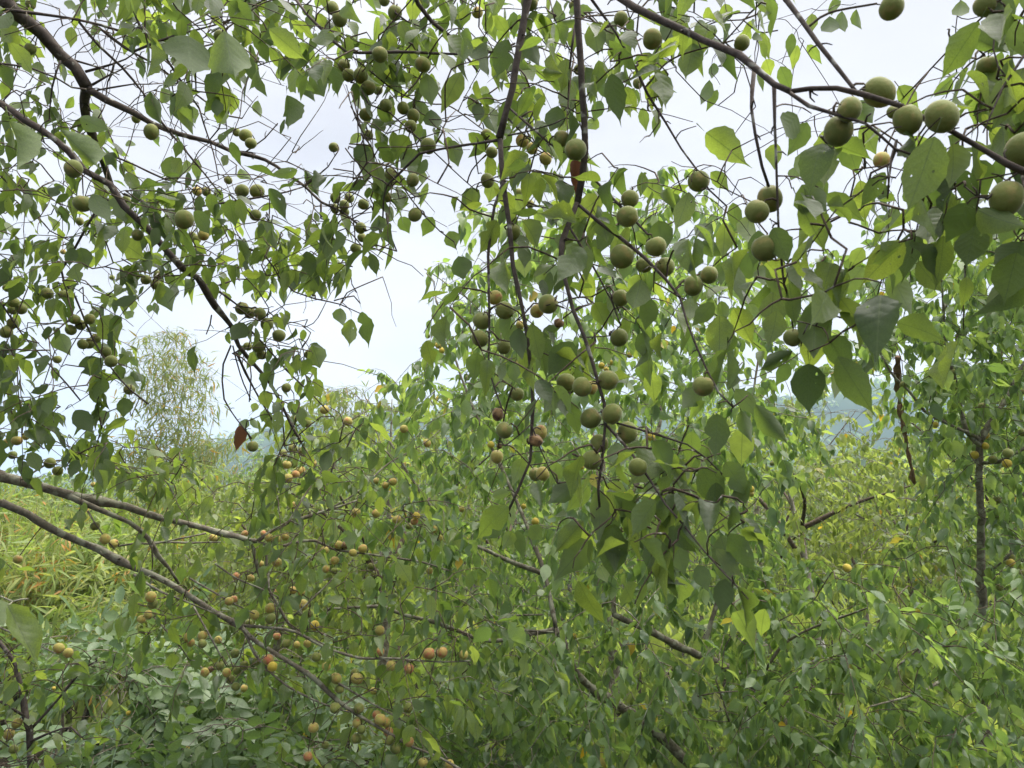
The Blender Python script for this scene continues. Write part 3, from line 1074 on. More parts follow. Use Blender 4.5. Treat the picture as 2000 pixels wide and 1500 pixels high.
B.branch(11, 2.2, 2.25, 4, 2, [(900, 830), (1050, 740), (1180, 680), (1300, 620)])
B.branch(11, 2.2, 2.25, 4, 2, [(1110, 630), (1090, 720), (1050, 800), (1040, 900), (1025, 1030)])
B.branch(11, 2.2, 2.25, 3.5, 2, [(950, 880), (1150, 845), (1300, 825), (1450, 820), (1600, 810)])
B.branch(11, 2.1, 2.2, 4, 2, [(590, 590), (550, 700), (510, 850), (490, 1000), (480, 1180)])
B.branch(1, 2.05, 2.3, 5, 2.5, [(560, 160), (700, 270), (860, 360), (1000, 460), (1180, 590), (1240, 640), (1350, 660)])
B.branch(1, 1.9, 2.0, 6, 4, [(700, -60), (730, 20), (780, 150), (870, 260), (930, 330), (1000, 440), (1110, 600)])
B.branch(1, 1.9, 2.0, 4.5, 3, [(740, 290), (860, 240), (1000, 190), (1200, 140), (1340, 90)])
B.branch(1, 2.1, 2.3, 5, 3, [(690, 1080), (790, 1120), (870, 1170), (1000, 1170), (1200, 1140), (1450, 1100), (1600, 1070), (1700, 1040)], keep=True)
B.branch(1, 2.5, 2.5, 4, 2.5, [(580, 855), (680, 890), (750, 920), (830, 960), (920, 1000), (1100, 1040)])
B.branch(1, 2.3, 2.3, 3.5, 2, [(1000, 780), (1080, 900), (1150, 980), (1230, 1080)])
B.branch(1, 2.3, 2.4, 3, 2, [(1280, 840), (1400, 850), (1500, 910), (1600, 900), (1690, 945)])
B.branch(1, 2.3, 2.3, 3.5, 2, [(1110, 600), (1160, 760), (1190, 850), (1220, 1000)])
B.branch(1, 2.2, 2.2, 4, 2, [(1240, 640), (1220, 720), (1170, 780)])
B.branch(1, 2.2, 2.2, 4, 2, [(1700, 1040), (1830, 930), (1870, 870)])
B.branch(1, 2.3, 2.3, 3.5, 2, [(1340, 870), (1480, 770), (1550, 690)])
B.branch(1, 2.2, 2.2, 4, 2.5, [(1790, 1135), (1790, 1220)])
B.branch(1, 2.2, 2.2, 4.5, 2, [(1330, 90), (1450, 60), (1550, 150)])
B.branch(0, 2.1, 2.3, 5, 3, [(186, 415), (160, 460), (140, 497), (119, 528), (125, 550), (147, 580), (168, 633), (196, 689), (238, 745), (259, 766), (290, 790)], keep=True)
B.branch(4, 2.3, 2.4, 4, 2.5, [(-60, 200), (20, 280), (120, 430), (250, 580), (360, 700), (450, 810)])
B.branch(0, 2.3, 2.3, 3.5, 2.2, [(451, 675), (436, 712), (434, 745), (438, 780), (462, 818), (480, 840), (492, 857)], keep=True)
B.branch(0, 2.3, 2.4, 3, 2, [(455, 675), (469, 730), (490, 782)])
B.branch(0, 2.3, 2.5, 5, 3, [(462, 690), (479, 727), (507, 780), (535, 825)])
B.branch(4, 2.2, 2.5, 4, 2.5, [(1330, 370), (1400, 420), (1480, 500), (1600, 640), (1750, 780), (1850, 890)])
B.branch(4, 2.2, 2.3, 4, 2, [(1130, 150), (1240, 210), (1330, 280), (1500, 295)])
B.branch(4, 2.2, 2.3, 3, 2, [(1200, 170), (1380, 130), (1500, 290)])
B.branch(4, 2.2, 2.3, 4, 2, [(1330, -60), (1480, 0), (1560, 120), (1640, 200), (1760, 240), (1900, 270), (2010, 320)])
B.branch(4, 2.3, 2.4, 3.5, 2, [(-80, 860), (60, 858), (200, 855), (330, 845)])
B.branch(4, 2.3, 2.4, 3, 2, [(1570, 830), (1580, 950), (1590, 1060)])
B.branch(4, 2.5, 2.5, 4, 2, [(1620, 930), (1680, 1040), (1740, 1140)])
B.branch(4, 2.4, 2.4, 3, 2, [(1180, 330), (1170, 380), (1152, 435)])
B.branch(1, 2.2, 2.3, 3, 2, [(0, 980), (150, 1130), (280, 1290), (400, 1350)])
B.branch(1, 2.2, 2.2, 4, 2, [(20, 560), (70, 690), (140, 800), (260, 830)])

# ---- lower left: two lichened limbs reaching down across the view
C = Tree('apricot_tree', 'apricot tree whose lichened limbs slant down from the left edge, laden with blushed fruit', 'tree', (-2.75, 2.3, 0), 'apricot trees of the orchard', bark=M_BARK_LICHEN, leaf=M_LEAF_LIT)
C.limb([(-2.75, 2.3, -.05), (-2.7, 2.32, .5), (-2.6, 2.35, 1.1), (-2.3, 2.4, 1.55), P(-300, 880, 2.55), P(0, 930, 2.6)], .12, .021, name='trunk', sides=12, rough=.03, step=.08)
C.limb([(-2.6, 2.35, 1.1), (-2.2, 2.45, 1.45), P(-200, 930, 2.5), P(0, 982, 2.5)], .05, .016)
C.branch(0, 2.6, 2.75, 20, 8, [(0, 930), (50, 942), (100, 955), (140, 966), (182, 975), (245, 989), (315, 1010), (420, 1036), (483, 1054), (504, 1057)], keep=True)
C.branch(0, 2.6, 2.8, 12, 5, [(136, 970), (196, 996), (252, 1020), (290, 1052), (308, 1083), (332, 1111), (350, 1140)], keep=True)
C.branch(0, 2.5, 2.7, 15, 10, [(0, 982), (52, 1003), (105, 1035), (175, 1066), (252, 1104), (297, 1122), (350, 1150), (402, 1185), (455, 1216), (472, 1226)], keep=True)
C.branch(0, 2.7, 2.7, 9, 4, [(472, 1226), (490, 1245), (560, 1290), (620, 1328), (647, 1356), (697, 1395), (755, 1430), (807, 1458), (860, 1480), (916, 1515)], keep=True)
C.branch(0, 2.75, 2.9, 8, 4, [(504, 1056), (532, 1036), (563, 1020), (600, 1008), (640, 996), (697, 978)], keep=True)
C.branch(0, 2.75, 2.8, 8, 5, [(492, 1057), (504, 1115), (525, 1150), (546, 1185), (567, 1220), (600, 1245)], keep=True)
C.branch(0, 2.75, 3.0, 7, 3, [(507, 1060), (535, 1070), (574, 1059), (616, 1055), (647, 1072), (697, 1080), (755, 1087), (825, 1098), (878, 1115)], keep=True)
C.branch(0, 2.72, 2.75, 7, 3, [(472, 1222), (525, 1225), (577, 1234), (630, 1262), (702, 1285), (755, 1285), (825, 1290), (890, 1292), (920, 1290)], keep=True)
C.branch(0, 2.7, 2.7, 6, 3, [(476, 1230), (507, 1290), (560, 1339), (630, 1374), (682, 1391)], keep=True)
C.branch(0, 2.6, 2.65, 4.5, 3, [(262, 1122), (290, 1142), (315, 1157), (378, 1181), (430, 1202)], keep=True)
C.branch(0, 2.65, 2.6, 4, 2.5, [(378, 1185), (413, 1248), (443, 1302)], keep=True)
C.branch(7, 2.6, 2.65, 4, 2.5, [(490, 65), (530, 130), (580, 210), (640, 280)])
C.branch(7, 2.75, 2.8, 4, 3, [(860, 240), (960, 240), (1060, 245), (1250, 240)])
C.branch(7, 2.75, 2.8, 4, 3, [(660, 262), (760, 245), (850, 250), (1000, 220), (1150, 190)])
C.branch(7, 2.8, 2.7, 5, 4, [(1470, 262), (1490, 380), (1500, 500)])
C.branch(8, 2.7, 2.6, 5, 3, [(20, 1020), (200, 1130), (400, 1240), (560, 1350), (640, 1450)])
C.branch(7, 2.7, 2.7, 4, 2.5, [(1060, 440), (1180, 510), (1300, 580), (1420, 640)])
C.branch(7, 2.75, 2.9, 4, 2.5, [(1640, 650), (1760, 540), (1880, 420), (1970, 340)])
C.branch(7, 2.75, 2.8, 3.5, 2.5, [(1200, 360), (1330, 450), (1480, 510), (1640, 600), (1800, 760)])
C.branch(7, 2.75, 2.8, 4, 2.5, [(1650, 740), (1760, 790), (1880, 830), (2000, 830)])
C.branch(7, 2.65, 2.65, 3.5, 2, [(850, 260), (850, 400), (840, 480), (835, 560)])
C.branch(7, 2.6, 2.7, 3, 2, [(860, 660), (980, 790), (1060, 900)])
C.branch(7, 2.7, 2.7, 3, 2, [(1360, 810), (1340, 880), (1300, 940), (1240, 1060)])
C.branch(7, 2.5, 2.4, 3.5, 2.5, [(-60, 690), (100, 760), (230, 820), (310, 860)])
C.branch(0, 2.6, 2.7, 4, 2, [(40, 938), (110, 900), (200, 905), (260, 930), (310, 958)])
C.branch(0, 2.7, 3.0, 4, 2, [(640, 996), (700, 960), (760, 905), (830, 865), (880, 820)])
C.branch(0, 2.7, 2.9, 3.5, 2, [(563, 1020), (600, 960), (640, 900), (660, 840), (720, 800)])
C.branch(0, 2.5, 2.5, 4, 2, [(-60, 875), (0, 885), (60, 900), (130, 910)])

# ---- the tree in the middle distance
D = Tree('apricot_tree', 'bushy apricot tree behind the hanging branches, bare limbs crossing low down', 'tree', G(1500, 3.55), 'apricot trees of the orchard', leaf=M_LEAF_FAR, twig=M_TWIG_PALE, bark=M_BARK_LICHEN)
gD = np.array(G(1500, 3.55))
D.limb([gD - [0, 0, .05], gD + [-.02, 0, .12], P(1470, 1570, 3.5), P(1400, 1525, 3.4)], .07, .034, name='trunk', sides=10, rough=.04, step=.06)
D.branch(0, 3.4, 3.2, 22, 12, [(1400, 1525), (1346, 1490), (1297, 1444), (1245, 1405), (1196, 1367), (1140, 1328), (1108, 1280), (1085, 1225)], spurs=1)
D.branch(0, 3.7, 3.4, 17, 11, [(1460, 1330), (1400, 1296), (1346, 1269), (1297, 1248), (1245, 1220), (1200, 1200)], spurs=1)
D.limb([gD + [0, 0, .02], P(1540, 1450, 3.7), P(1460, 1330, 3.7)], .05, .024)
D.branch(0, 3.2, 4.0, 9, 3, [(1085, 1225), (1060, 1110), (1000, 960), (930, 810), (885, 690), (850, 580)])
D.branch(0, 3.4, 4.3, 10, 3, [(1200, 1200), (1200, 1050), (1265, 900), (1290, 800), (1260, 720), (1225, 600), (1200, 480), (1235, 370)])
D.branch(0, 3.7, 4.2, 9, 3, [(1370, 1280), (1420, 1100), (1450, 900), (1475, 740), (1500, 590)])
D.branch(0, 3.3, 3.1, 9, 5, [(1085, 1230), (960, 1250), (860, 1220), (790, 1202), (737, 1185), (640, 1190)], keep=True)
D.branch(0, 3.4, 3.3, 9, 4, [(1062, 1120), (982, 1090), (955, 1076), (895, 1052), (867, 1020), (820, 960), (760, 860)])
D.branch(8, 3.2, 3.3, 6, 4, [(1310, 870), (1290, 760), (1180, 740), (1000, 730)])
D.branch(8, 3.3, 3.2, 4, 3, [(820, 655), (950, 650), (1170, 645)])
D.branch(9, 3.4, 3.0, 6, 3, [(560, 950), (650, 820), (780, 735), (950, 670), (1130, 605)], keep=True, mat=M_TWIG_PALE)
D.branch(9, 3.2, 3.0, 4, 2.5, [(1270, 945), (1380, 860), (1500, 745), (1660, 660)], keep=True, mat=M_TWIG_PALE)
D.branch(9, 3.2, 3.0, 4, 3, [(355, 1240), (320, 1130), (280, 1010)], keep=True, mat=M_TWIG_PALE)
D.branch(9, 3.2, 3.0, 3, 2, [(700, 1090), (800, 1190), (940, 1250), (1060, 1310)], keep=True, mat=M_TWIG_PALE)
D.branch(9, 3.1, 3.0, 3, 2, [(180, 1100), (290, 1080), (400, 1070)], mat=M_TWIG_PALE)
D.branch(9, 3.2, 3.2, 3.5, 2.5, [(1000, 720), (1130, 820), (1240, 920)], mat=M_TWIG_PALE)
D.branch(0, 4.1, 4.3, 5, 2, [(885, 690), (920, 600), (880, 560), (830, 525)])
D.branch(0, 4.2, 4.3, 5, 2, [(1225, 600), (1330, 520), (1420, 470)])
D.branch(0, 3.4, 3.6, 5, 2, [(1400, 1300), (1520, 1340), (1640, 1400), (1760, 1420)])

# ---- the tree at the right with a straight trunk and forks
E = Tree('apricot_tree', 'apricot tree with a slim upright trunk forking into dark rising limbs, near the right edge', 'tree', G(1919, 4.0), 'apricot trees of the orchard', leaf=M_LEAF_FAR, bark=M_BARK_LICHEN)
E.limb([np.array(G(1919, 4.0)) - [0, 0, .05], P(1919, 1450, 4.0), P(1918, 1200, 4.0), P(1916, 1080, 4.0), P(1916, 1025, 4.0), P(1916, 900, 4.0), P(1912, 857, 4.0)], .026, .017, name='trunk', sides=10, rough=.05)
for py in range(860, 1200, 6):
    keep_disc(1916, py, 8, 4.0)
E.branch(0, 4.0, 4.1, 12, 6, [(1914, 862), (1930, 832), (1954, 797), (1970, 768), (1982, 745), (2000, 710), (2040, 640)], keep=True)
E.branch(0, 4.0, 3.9, 7, 4, [(1912, 858), (1890, 845), (1860, 832), (1807, 804), (1779, 769), (1737, 724), (1700, 650)], keep=True)
E.branch(0, 4.0, 4.0, 8, 4, [(1913, 872), (1888, 843), (1881, 815), (1867, 745), (1849, 675), (1842, 605), (1838, 520)], keep=True)
E.branch(0, 4.0, 3.9, 7, 4, [(1918, 904), (1950, 902), (1975, 890), (2005, 872), (2060, 830)], keep=True)
E.branch(9, 4.0, 3.9, 5, 3, [(1770, 410), (1840, 380), (1900, 330), (1960, 275), (2060, 240)])
E.branch(9, 4.0, 3.9, 5, 3, [(1760, 410), (1690, 370), (1640, 320), (1600, 290)])
E.branch(6, 4.0, 3.9, 4, 3, [(1790, 1310), (1880, 1280), (2000, 1255)])
E.branch(0, 4.1, 4.2, 6, 3, [(1842, 605), (1870, 560), (1900, 500), (1960, 440)])
E.branch(0, 3.9, 3.8, 4, 2, [(1700, 650), (1670, 610), (1640, 590)])
E.branch(0, 4.0, 3.0, 8, 3, [(1918, 1240), (1880, 1300), (1800, 1350), (1700, 1380)])
E.branch(0, 4.0, 3.2, 8, 3, [(1918, 1300), (1960, 1350), (2000, 1400), (2040, 1450)])

E2 = Tree('apricot_tree', 'thin leaning apricot tree close beside the slim upright trunk', 'tree', G(1925, 4.6), 'apricot trees of the orchard', leaf=M_LEAF_FAR, bark=M_BARK_LICHEN)
E2.limb([np.array(G(1925, 4.6)) - [0, 0, .05], P(1930, 1300, 4.6), P(1947, 1185, 4.55), P(1965, 1115, 4.5), P(1985, 1050, 4.5), P(1998, 990, 4.5), P(2030, 880, 4.5), P(2080, 700, 4.5)], .026, .014, name='trunk', sides=8, rough=.03)
E2.branch(9, 4.55, 4.5, 5, 3, [(1870, 580), (1900, 480), (1950, 350)])

# ---- pale trunk and the sparse orchard trees beyond
def px_tree(label, px, depth, top, spread, n, leaf_mat=M_LEAF_YOUNG, bark=M_BARK_LICHEN, limbs=4, r=.035, low=.7, lean=0.0, most=150):
    g = P(px, 1000, depth)
    x, y = g[0], g[1]
    t = Tree('apricot_tree', label, 'tree', (x, y, 0), 'apricot trees of the orchard', leaf=leaf_mat, bark=bark, twig=M_TWIG_PALE, temps=LOW)
    fork = low + .25
    line = np.array([(x, y, -.05), (x + rng.normal() * .04, y, low * .5), (x + lean * .5, y + .03, fork), (x + lean, y, (fork + top) / 2), (x + lean * 1.3, y, top * .93)])
    line_s = smooth_path(line, .05)
    t.limb(line, r, r * .1, name='trunk', sides=8, rough=.05, step=.08)
    for i in range(limbs):
        a = i / limbs * 2 * math.pi + rng.uniform(-.4, .4)
        h = rng.uniform(fork * .8, fork * 1.2)
        e = np.array([math.cos(a), math.sin(a)]) * spread * rng.uniform(.6, .95)
        zt = rng.uniform(fork + .35 * (top - fork), top * .95)
        st_ = line_s[int(np.argmin(np.abs(line_s[:, 2] - h)))]
        t.limb([tuple(st_), (x + e[0] * .4 + lean * .5, y + e[1] * .4, h + (zt - h) * .55), (x + e[0] + lean, y + e[1], zt)], r * .45, r * .08, sides=6, step=.08, mat=M_TWIG)
    t.most = most
    t.spec = (x + lean * .6, y, low, top, spread, n)
    return t


FAR_TREES = [
    px_tree('sparse apricot tree with a pale whitish trunk, beyond the drooping leaf spray', 1600, 6.0, 2.55, 1.0, 120, bark=M_BARK_PALE, r=.045, low=1.0, lean=-.25),
    px_tree('thin pale-leaved apricot tree between the whitish trunk and the slim upright trunk', 1770, 7.2, 2.25, 1.1, 170, r=.03, low=.8),
    px_tree('light green apricot tree behind the bushy one, below the hanging fruit', 1180, 6.4, 3.1, 1.3, 260, leaf_mat=M_LEAF_FAR, r=.05),
    px_tree('bright green apricot tree beyond the blushed fruit, in front of the far hill', 760, 6.2, 2.7, 1.15, 240, leaf_mat=M_LEAF_YOUNG, r=.045),
    px_tree('low bright green apricot tree beside the bamboo hedge', 560, 6.8, 2.05, 1.0, 240, leaf_mat=M_LEAF_YOUNG, r=.04, low=.5),
    px_tree('pale apricot tree beyond the whitish trunk, hill showing above it', 1480, 8.0, 2.9, 1.5, 260, r=.04),
    px_tree('apricot tree far back at the right edge behind the leaning trunk', 2010, 6.6, 2.9, 1.2, 240, leaf_mat=M_LEAF_FAR, r=.04),
    px_tree('low apricot tree far back behind the yellow hanging fruit', 1680, 9.5, 2.4, 1.5, 220, r=.04, low=.5),
    px_tree('rounded apricot tree far back between the two bright green ones', 650, 9.0, 2.6, 1.3, 220, leaf_mat=M_LEAF_FAR, r=.04),
    px_tree('apricot tree far back, mostly hidden behind the bushy one', 980, 9.0, 3.3, 1.5, 260, leaf_mat=M_LEAF_FAR, r=.05),
]

# a dead brown bough hangs by itself among the branches at the right
dead = Tree('dead_bough', 'dead brown bough hanging upright, bark peeling, among green leaves near the slim trunk', 'dead branch', tuple(P(1770, 860, 4.4)), bark=M_DEADWOOD)
dead.limb([P(1752, 700, 4.3), P(1757, 780, 4.4), P(1765, 840, 4.4), P(1775, 890, 4.4), P(1787, 945, 4.4)], .017, .010, name='stem', sides=7, rough=.25, spurs=1.2, keep=True)
dead.limb([P(1759, 790, 4.38), P(1766, 838, 4.36), P(1770, 880, 4.38), P(1780, 915, 4.38)], .007, .004, name='loose_bark', sides=5, rough=.4)

# low sapling at the lower left corner
C.branch(0, 1.5, 1.15, 6, 3, [(-700, 1000), (-350, 1020), (-120, 1100), (-30, 1150), (25, 1175)])

S = Tree('apricot_sapling', 'low leafy apricot sapling filling the bottom left corner beside the dark gap', 'tree', G(60, 2.6), leaf=M_LEAF_LIT)
S.limb([np.array(G(60, 2.6)) - [0, 0, .05], P(60, 1480, 2.6), P(50, 1400, 2.6), P(30, 1300, 2.65), P(-20, 1230, 2.7)], .018, .006, name='trunk', sides=7)
S.branch(0, 2.6, 2.6, 6, 3, [(55, 1430), (110, 1370), (160, 1310), (190, 1290)])
S.branch(0, 2.6, 2.55, 6, 3, [(50, 1400), (0, 1370), (-50, 1340)])
S.branch(0, 2.6, 2.5, 5, 3, [(55, 1450), (100, 1430), (140, 1420), (160, 1440)])


# ------------------------------------------------------------------ fruit: (region, tree, where it hangs, [(u, v, radius, skin)])
FRUIT = [
    (1, 'B', 'under the topmost corner of the thick limb', [(170, 25, 28, 'g'), (170, 272, 30, 'g')]),
    (1, 'B', 'on the shaded twig at the left edge under the thick limb', [(155, 755, 45, 'g')]),
    (1, 'B', 'beneath the slanting upper fork, against white sky', [(760, 662, 25, 'g'), (845, 735, 42, 'g')]),
    (1, 'A', 'tucked among broad dark leaves high above the slanting fork', [(1108, 238, 30, 'g'), (1232, 205, 38, 'g')]),
    (1, 'B', 'touching the long diagonal branch below the thick limb', [(410, 942, 52, 'g'), (462, 1135, 50, 'g')]),
    (1, 'B', 'hanging under the long level twig beside the diagonal branch', [(1028, 1225, 54, 'g')]),
    (1, 'B', 'beside the diagonal branch, just left of its darkest stretch', [(768, 1310, 32, 'g')]),
    (1, 'B', 'in the little cluster under the long level twig', [(1135, 1312, 30, 'o'), (1098, 1335, 25, 'g'), (1075, 1315, 25, 'g')]),
    (1, 'B', 'in the small pair just above the long level twig', [(1100, 1068, 26, 'o'), (1152, 1070, 26, 'g')]),
    (1, 'B', 'small and alone in sky above the long level twig', [(1273, 1005, 22, 'g')]),
    (1, 'B', 'behind leaves where the long level twig climbs right', [(1435, 1068, 42, 'g'), (1350, 1065, 40, 'g')]),
    (1, 'B', 'in the trio among bare twigs below the sky window', [(1320, 738, 24, 'g'), (1370, 755, 35, 'g'), (1400, 800, 32, 'g')]),
    (1, 'B', 'small, in leaves left of the diagonal branch', [(445, 1235, 22, 'g'), (705, 1115, 24, 'g')]),
    (1, 'B', 'deep in dark leaves below the long level twig', [(1425, 1200, 34, 'g')]),
    (1, 'B', 'tiny, low in dark leaves at the left', [(352, 1405, 15, 'o'), (385, 1415, 14, 'g')]),
    (1, 'A', 'small, on a leafy twig under the top edge', [(1720, 140, 22, 'g')]),
    (2, 'A', 'in the pair near the top edge, sky below', [(140, 45, 38, 'g'), (182, 105, 46, 'g')]),
    (2, 'A', 'in the loose row along the top edge', [(430, 0, 35, 'g'), (490, 70, 40, 'g'), (655, 15, 30, 'g'), (950, 70, 32, 'o')]),
    (2, 'A', 'at the very top behind the first thick hanging branch', [(1240, 15, 48, 'g')]),
    (2, 'A', 'at the very top beside the second thick hanging branch', [(1490, 30, 30, 'g')]),
    (2, 'A', 'under the high level twig, half behind leaves', [(405, 305, 45, 'g'), (645, 360, 46, 'g')]),
    (2, 'A', 'in the tight cluster high against the sky', [(205, 365, 34, 'g'), (230, 418, 36, 'g'), (298, 422, 40, 'g'), (342, 490, 42, 'g'), (395, 500, 28, 'g')]),
    (2, 'A', 'in the string on a slanting twig in white sky', [(328, 640, 36, 'g'), (440, 588, 38, 'g'), (535, 603, 34, 'g'), (592, 645, 36, 'g'), (577, 705, 36, 'g')]),
    (2, 'A', 'above pointed dark leaves hanging in the sky window', [(340, 755, 30, 'g')]),
    (2, 'A', 'behind the side twig, ringed by pale leaves', [(675, 815, 45, 'g')]),
    (2, 'A', 'along the side twig of the first hanging branch', [(588, 1005, 38, 'g'), (467, 972, 36, 'g'), (443, 1100, 32, 'g')]),
    (2, 'B', 'in the cluster at the forked twig under sky', [(157, 1105, 32, 'g'), (235, 1105, 28, 'g'), (205, 1145, 32, 'g'), (155, 1165, 28, 'g'), (208, 1185, 28, 'g'), (313, 1140, 30, 'g')]),
    (2, 'A', 'alone at a drooping twig with white sky all round', [(602, 1198, 38, 'g')]),
    (2, 'B', 'in the short column above the lower sky window', [(298, 1272, 32, 'g'), (305, 1325, 26, 'g'), (270, 1385, 30, 'g')]),
    (2, 'B', 'on a curled leaf sprig standing alone in the sky', [(148, 822, 28, 'g')]),
    (2, 'A', 'close beside the first thick hanging branch', [(1000, 752, 32, 'g'), (1030, 850, 35, 'g'), (1108, 815, 28, 'g')]),
    (2, 'A', 'in the blushed trio between the two thick hanging branches', [(1200, 785, 38, 'o'), (1255, 828, 35, 'o'), (1330, 885, 35, 'o')]),
    (2, 'A', 'in the big pair against the second thick hanging branch', [(1418, 775, 48, 'g'), (1498, 835, 62, 'g')]),
    (2, 'A', 'next to the thin strand beside the first hanging branch', [(1005, 1008, 42, 'g')]),
    (2, 'D', 'small, seen between the two thick hanging branches', [(1178, 1075, 24, 'g'), (1243, 1138, 25, 'g')]),
    (2, 'A', 'behind the first thick hanging branch where it thins', [(1150, 1295, 42, 'g')]),
    (2, 'A', 'under the dark bough that crosses the top edge', [(1750, 105, 42, 'g'), (1925, 218, 58, 'g')]),
    (2, 'A', 'half behind the second thick hanging branch, high up', [(1520, 385, 36, 'g')]),
    (2, 'A', 'small, on the leafy twig right of the second hanging branch', [(1845, 465, 28, 'g')]),
    (2, 'A', 'below the fork of the second thick hanging branch', [(1787, 1208, 60, 'g'), (1800, 1110, 50, 'g')]),
    (2, 'A', 'in the big cluster on the slanting side branch', [(1757, 1430, 68, 'g'), (1945, 1375, 60, 'g'), (1998, 1490, 56, 'g'), (1880, 1480, 48, 'g')]),
    (3, 'A', 'cut by the top edge, alone in open sky', [(1260, 40, 72, 'g')]),
    (3, 'A', 'in the top right corner leaves', [(1790, 30, 62, 'g'), (1795, 365, 55, 'g')]),
    (3, 'A', 'in the large row on the dark right bough', [(1190, 515, 85, 'g'), (1025, 610, 72, 'g'), (965, 730, 82, 'g'), (1350, 668, 78, 'g'), (1275, 625, 40, 'g'), (1540, 650, 92, 'g')]),
    (3, 'A', 'large fruits cut by the right edge', [(2000, 840, 100, 'g'), (1905, 1105, 95, 'g')]),
    (3, 'A', 'on the long slanting twig left of two straight strands', [(185, 1010, 62, 'g'), (425, 240, 46, 'g')]),
    (3, 'A', 'where two straight hanging strands meet', [(582, 1108, 70, 'g'), (510, 1180, 68, 'g'), (555, 1385, 70, 'g')]),
    (3, 'A', 'small, beneath the cluster on the dark right bough', [(1205, 893, 45, 'o')]),
    (4, 'B', 'tiny, in the sky gap left of the diagonal branch', [(625, 120, 15, 'g')]),
    (4, 'B', 'in the trio just left of the diagonal branch', [(815, 132, 28, 'g'), (868, 158, 27, 'g'), (885, 105, 27, 'g')]),
    (4, 'B', 'at the head of the drooping fruit strand', [(265, 208, 34, 'g'), (355, 215, 28, 'g')]),
    (4, 'B', 'in the loose bunch against the left edge', [(75, 258, 30, 'g'), (70, 300, 26, 'g'), (118, 295, 32, 'g'), (40, 178, 24, 'g'), (70, 375, 30, 'g'), (35, 425, 34, 'g')]),
    (4, 'B', 'in the upper bunch of the drooping fruit strand', [(415, 352, 32, 'g'), (450, 385, 30, 'g'), (395, 412, 32, 'g'), (500, 352, 30, 'g')]),
    (4, 'B', 'in the lower bunch of the drooping fruit strand', [(462, 492, 30, 'g'), (500, 488, 30, 'g'), (535, 460, 28, 'g'), (590, 535, 30, 'g'), (620, 588, 36, 'g')]),
    (4, 'B', 'at the foot of the drooping fruit strand, above bamboo', [(722, 745, 32, 'g')]),
    (4, 'B', 'alone in the small sky gap at the left', [(320, 577, 24, 'g')]),
    (4, 'C', 'above the upper lichened limb near the left edge', [(278, 1155, 32, 'g'), (322, 1198, 30, 'g')]),
    (4, 'B', 'in the small row above the lichened limbs', [(145, 1005, 22, 'o'), (95, 1030, 30, 'o'), (40, 1040, 24, 'o'), (70, 1110, 24, 'g')]),
    (4, 'B', 'in the bunch beside the diagonal branch below the sky', [(1350, 292, 38, 'g'), (1395, 318, 32, 'g'), (1450, 320, 34, 'g'), (1490, 380, 36, 'g'), (1555, 445, 35, 'g')]),
    (4, 'B', 'in the small group below the diagonal branch bunch', [(1445, 505, 35, 'g'), (1460, 550, 30, 'g'), (1382, 505, 26, 'g')]),
    (4, 'B', 'alone beside the tapering end of the diagonal branch', [(1598, 735, 28, 'g')]),
    (4, 'B', 'in pale leaves right of the diagonal branch end', [(1725, 550, 28, 'g')]),
    (4, 'B', 'before the hill at the diagonal branch tip', [(1640, 910, 24, 'g'), (1715, 932, 26, 'g')]),
    (4, 'C', 'on dark twigs above the bright far tree', [(1812, 858, 26, 'o'), (1940, 922, 26, 'o')]),
    (4, 'B', 'beside the brown withered leaf, hill behind', [(1410, 1062, 32, 'g')]),
    (4, 'C', 'in the row under the diagonal branch tip', [(1580, 1100, 24, 'g'), (1635, 1075, 28, 'g'), (1690, 1090, 26, 'g'), (1740, 1155, 28, 'o')]),
    (4, 'C', 'in the clump under the row at the diagonal tip', [(1600, 1165, 26, 'o'), (1640, 1160, 22, 'g'), (1680, 1200, 26, 'o'), (1650, 1218, 24, 'r'), (1608, 1240, 26, 'o')]),
    (4, 'C', 'alone over the rising lichened side branch', [(1630, 1390, 22, 'o')]),
    (4, 'C', 'tiny, in leaves above the upper lichened limb', [(520, 1275, 14, 'o')]),
    (5, 'A', 'on the thin strand beside the first branch', [(832, 362, 52, 'g'), (822, 460, 50, 'g'), (958, 303, 50, 'g'), (905, 232, 42, 'o'), (955, 508, 42, 'g')]),
    (5, 'A', 'between the first and second thick hanging branches, mid height', [(1202, 268, 58, 'g'), (1140, 308, 38, 'o'), (1045, 385, 25, 'o')]),
    (5, 'A', 'dangling by a thread between the hanging branches', [(1262, 375, 30, 'b')]),
    (5, 'A', 'on a stiff side twig right of the second branch', [(1597, 455, 52, 'g')]),
    (5, 'A', 'half behind a leaf right of the second branch', [(1605, 235, 50, 'g')]),
    (5, 'A', 'in the row across the second branch above its end', [(1303, 705, 52, 'g'), (1392, 730, 58, 'g'), (1440, 735, 40, 'o'), (1537, 693, 56, 'g')]),
    (5, 'A', 'in the bunch at the end of the second branch', [(1440, 905, 58, 'g'), (1558, 882, 58, 'g'), (1645, 985, 60, 'g'), (1487, 1045, 52, 'g'), (1445, 1138, 55, 'g'), (1703, 1178, 54, 'g')]),
    (5, 'A', 'beside the first branch where it hangs thin', [(1030, 772, 40, 'g')]),
    (5, 'A', 'split open at the tip of the thin strand', [(920, 882, 36, 'b')]),
    (5, 'A', 'just below the tip of the thin strand', [(958, 972, 48, 'g')]),
    (5, 'A', 'on the last stretch of the first branch', [(1158, 985, 42, 'o'), (1130, 1030, 40, 'b')]),
    (5, 'A', 'scabbed, below the thin strand and left of the branch', [(915, 1120, 38, 'o')]),
    (5, 'A', 'in the lowest pair of the first branch', [(1172, 1215, 42, 'o'), (1130, 1218, 36, 'g')]),
    (5, 'C', 'over the bushy leaves below the lower sky window', [(85, 925, 26, 'o'), (397, 965, 24, 'o')]),
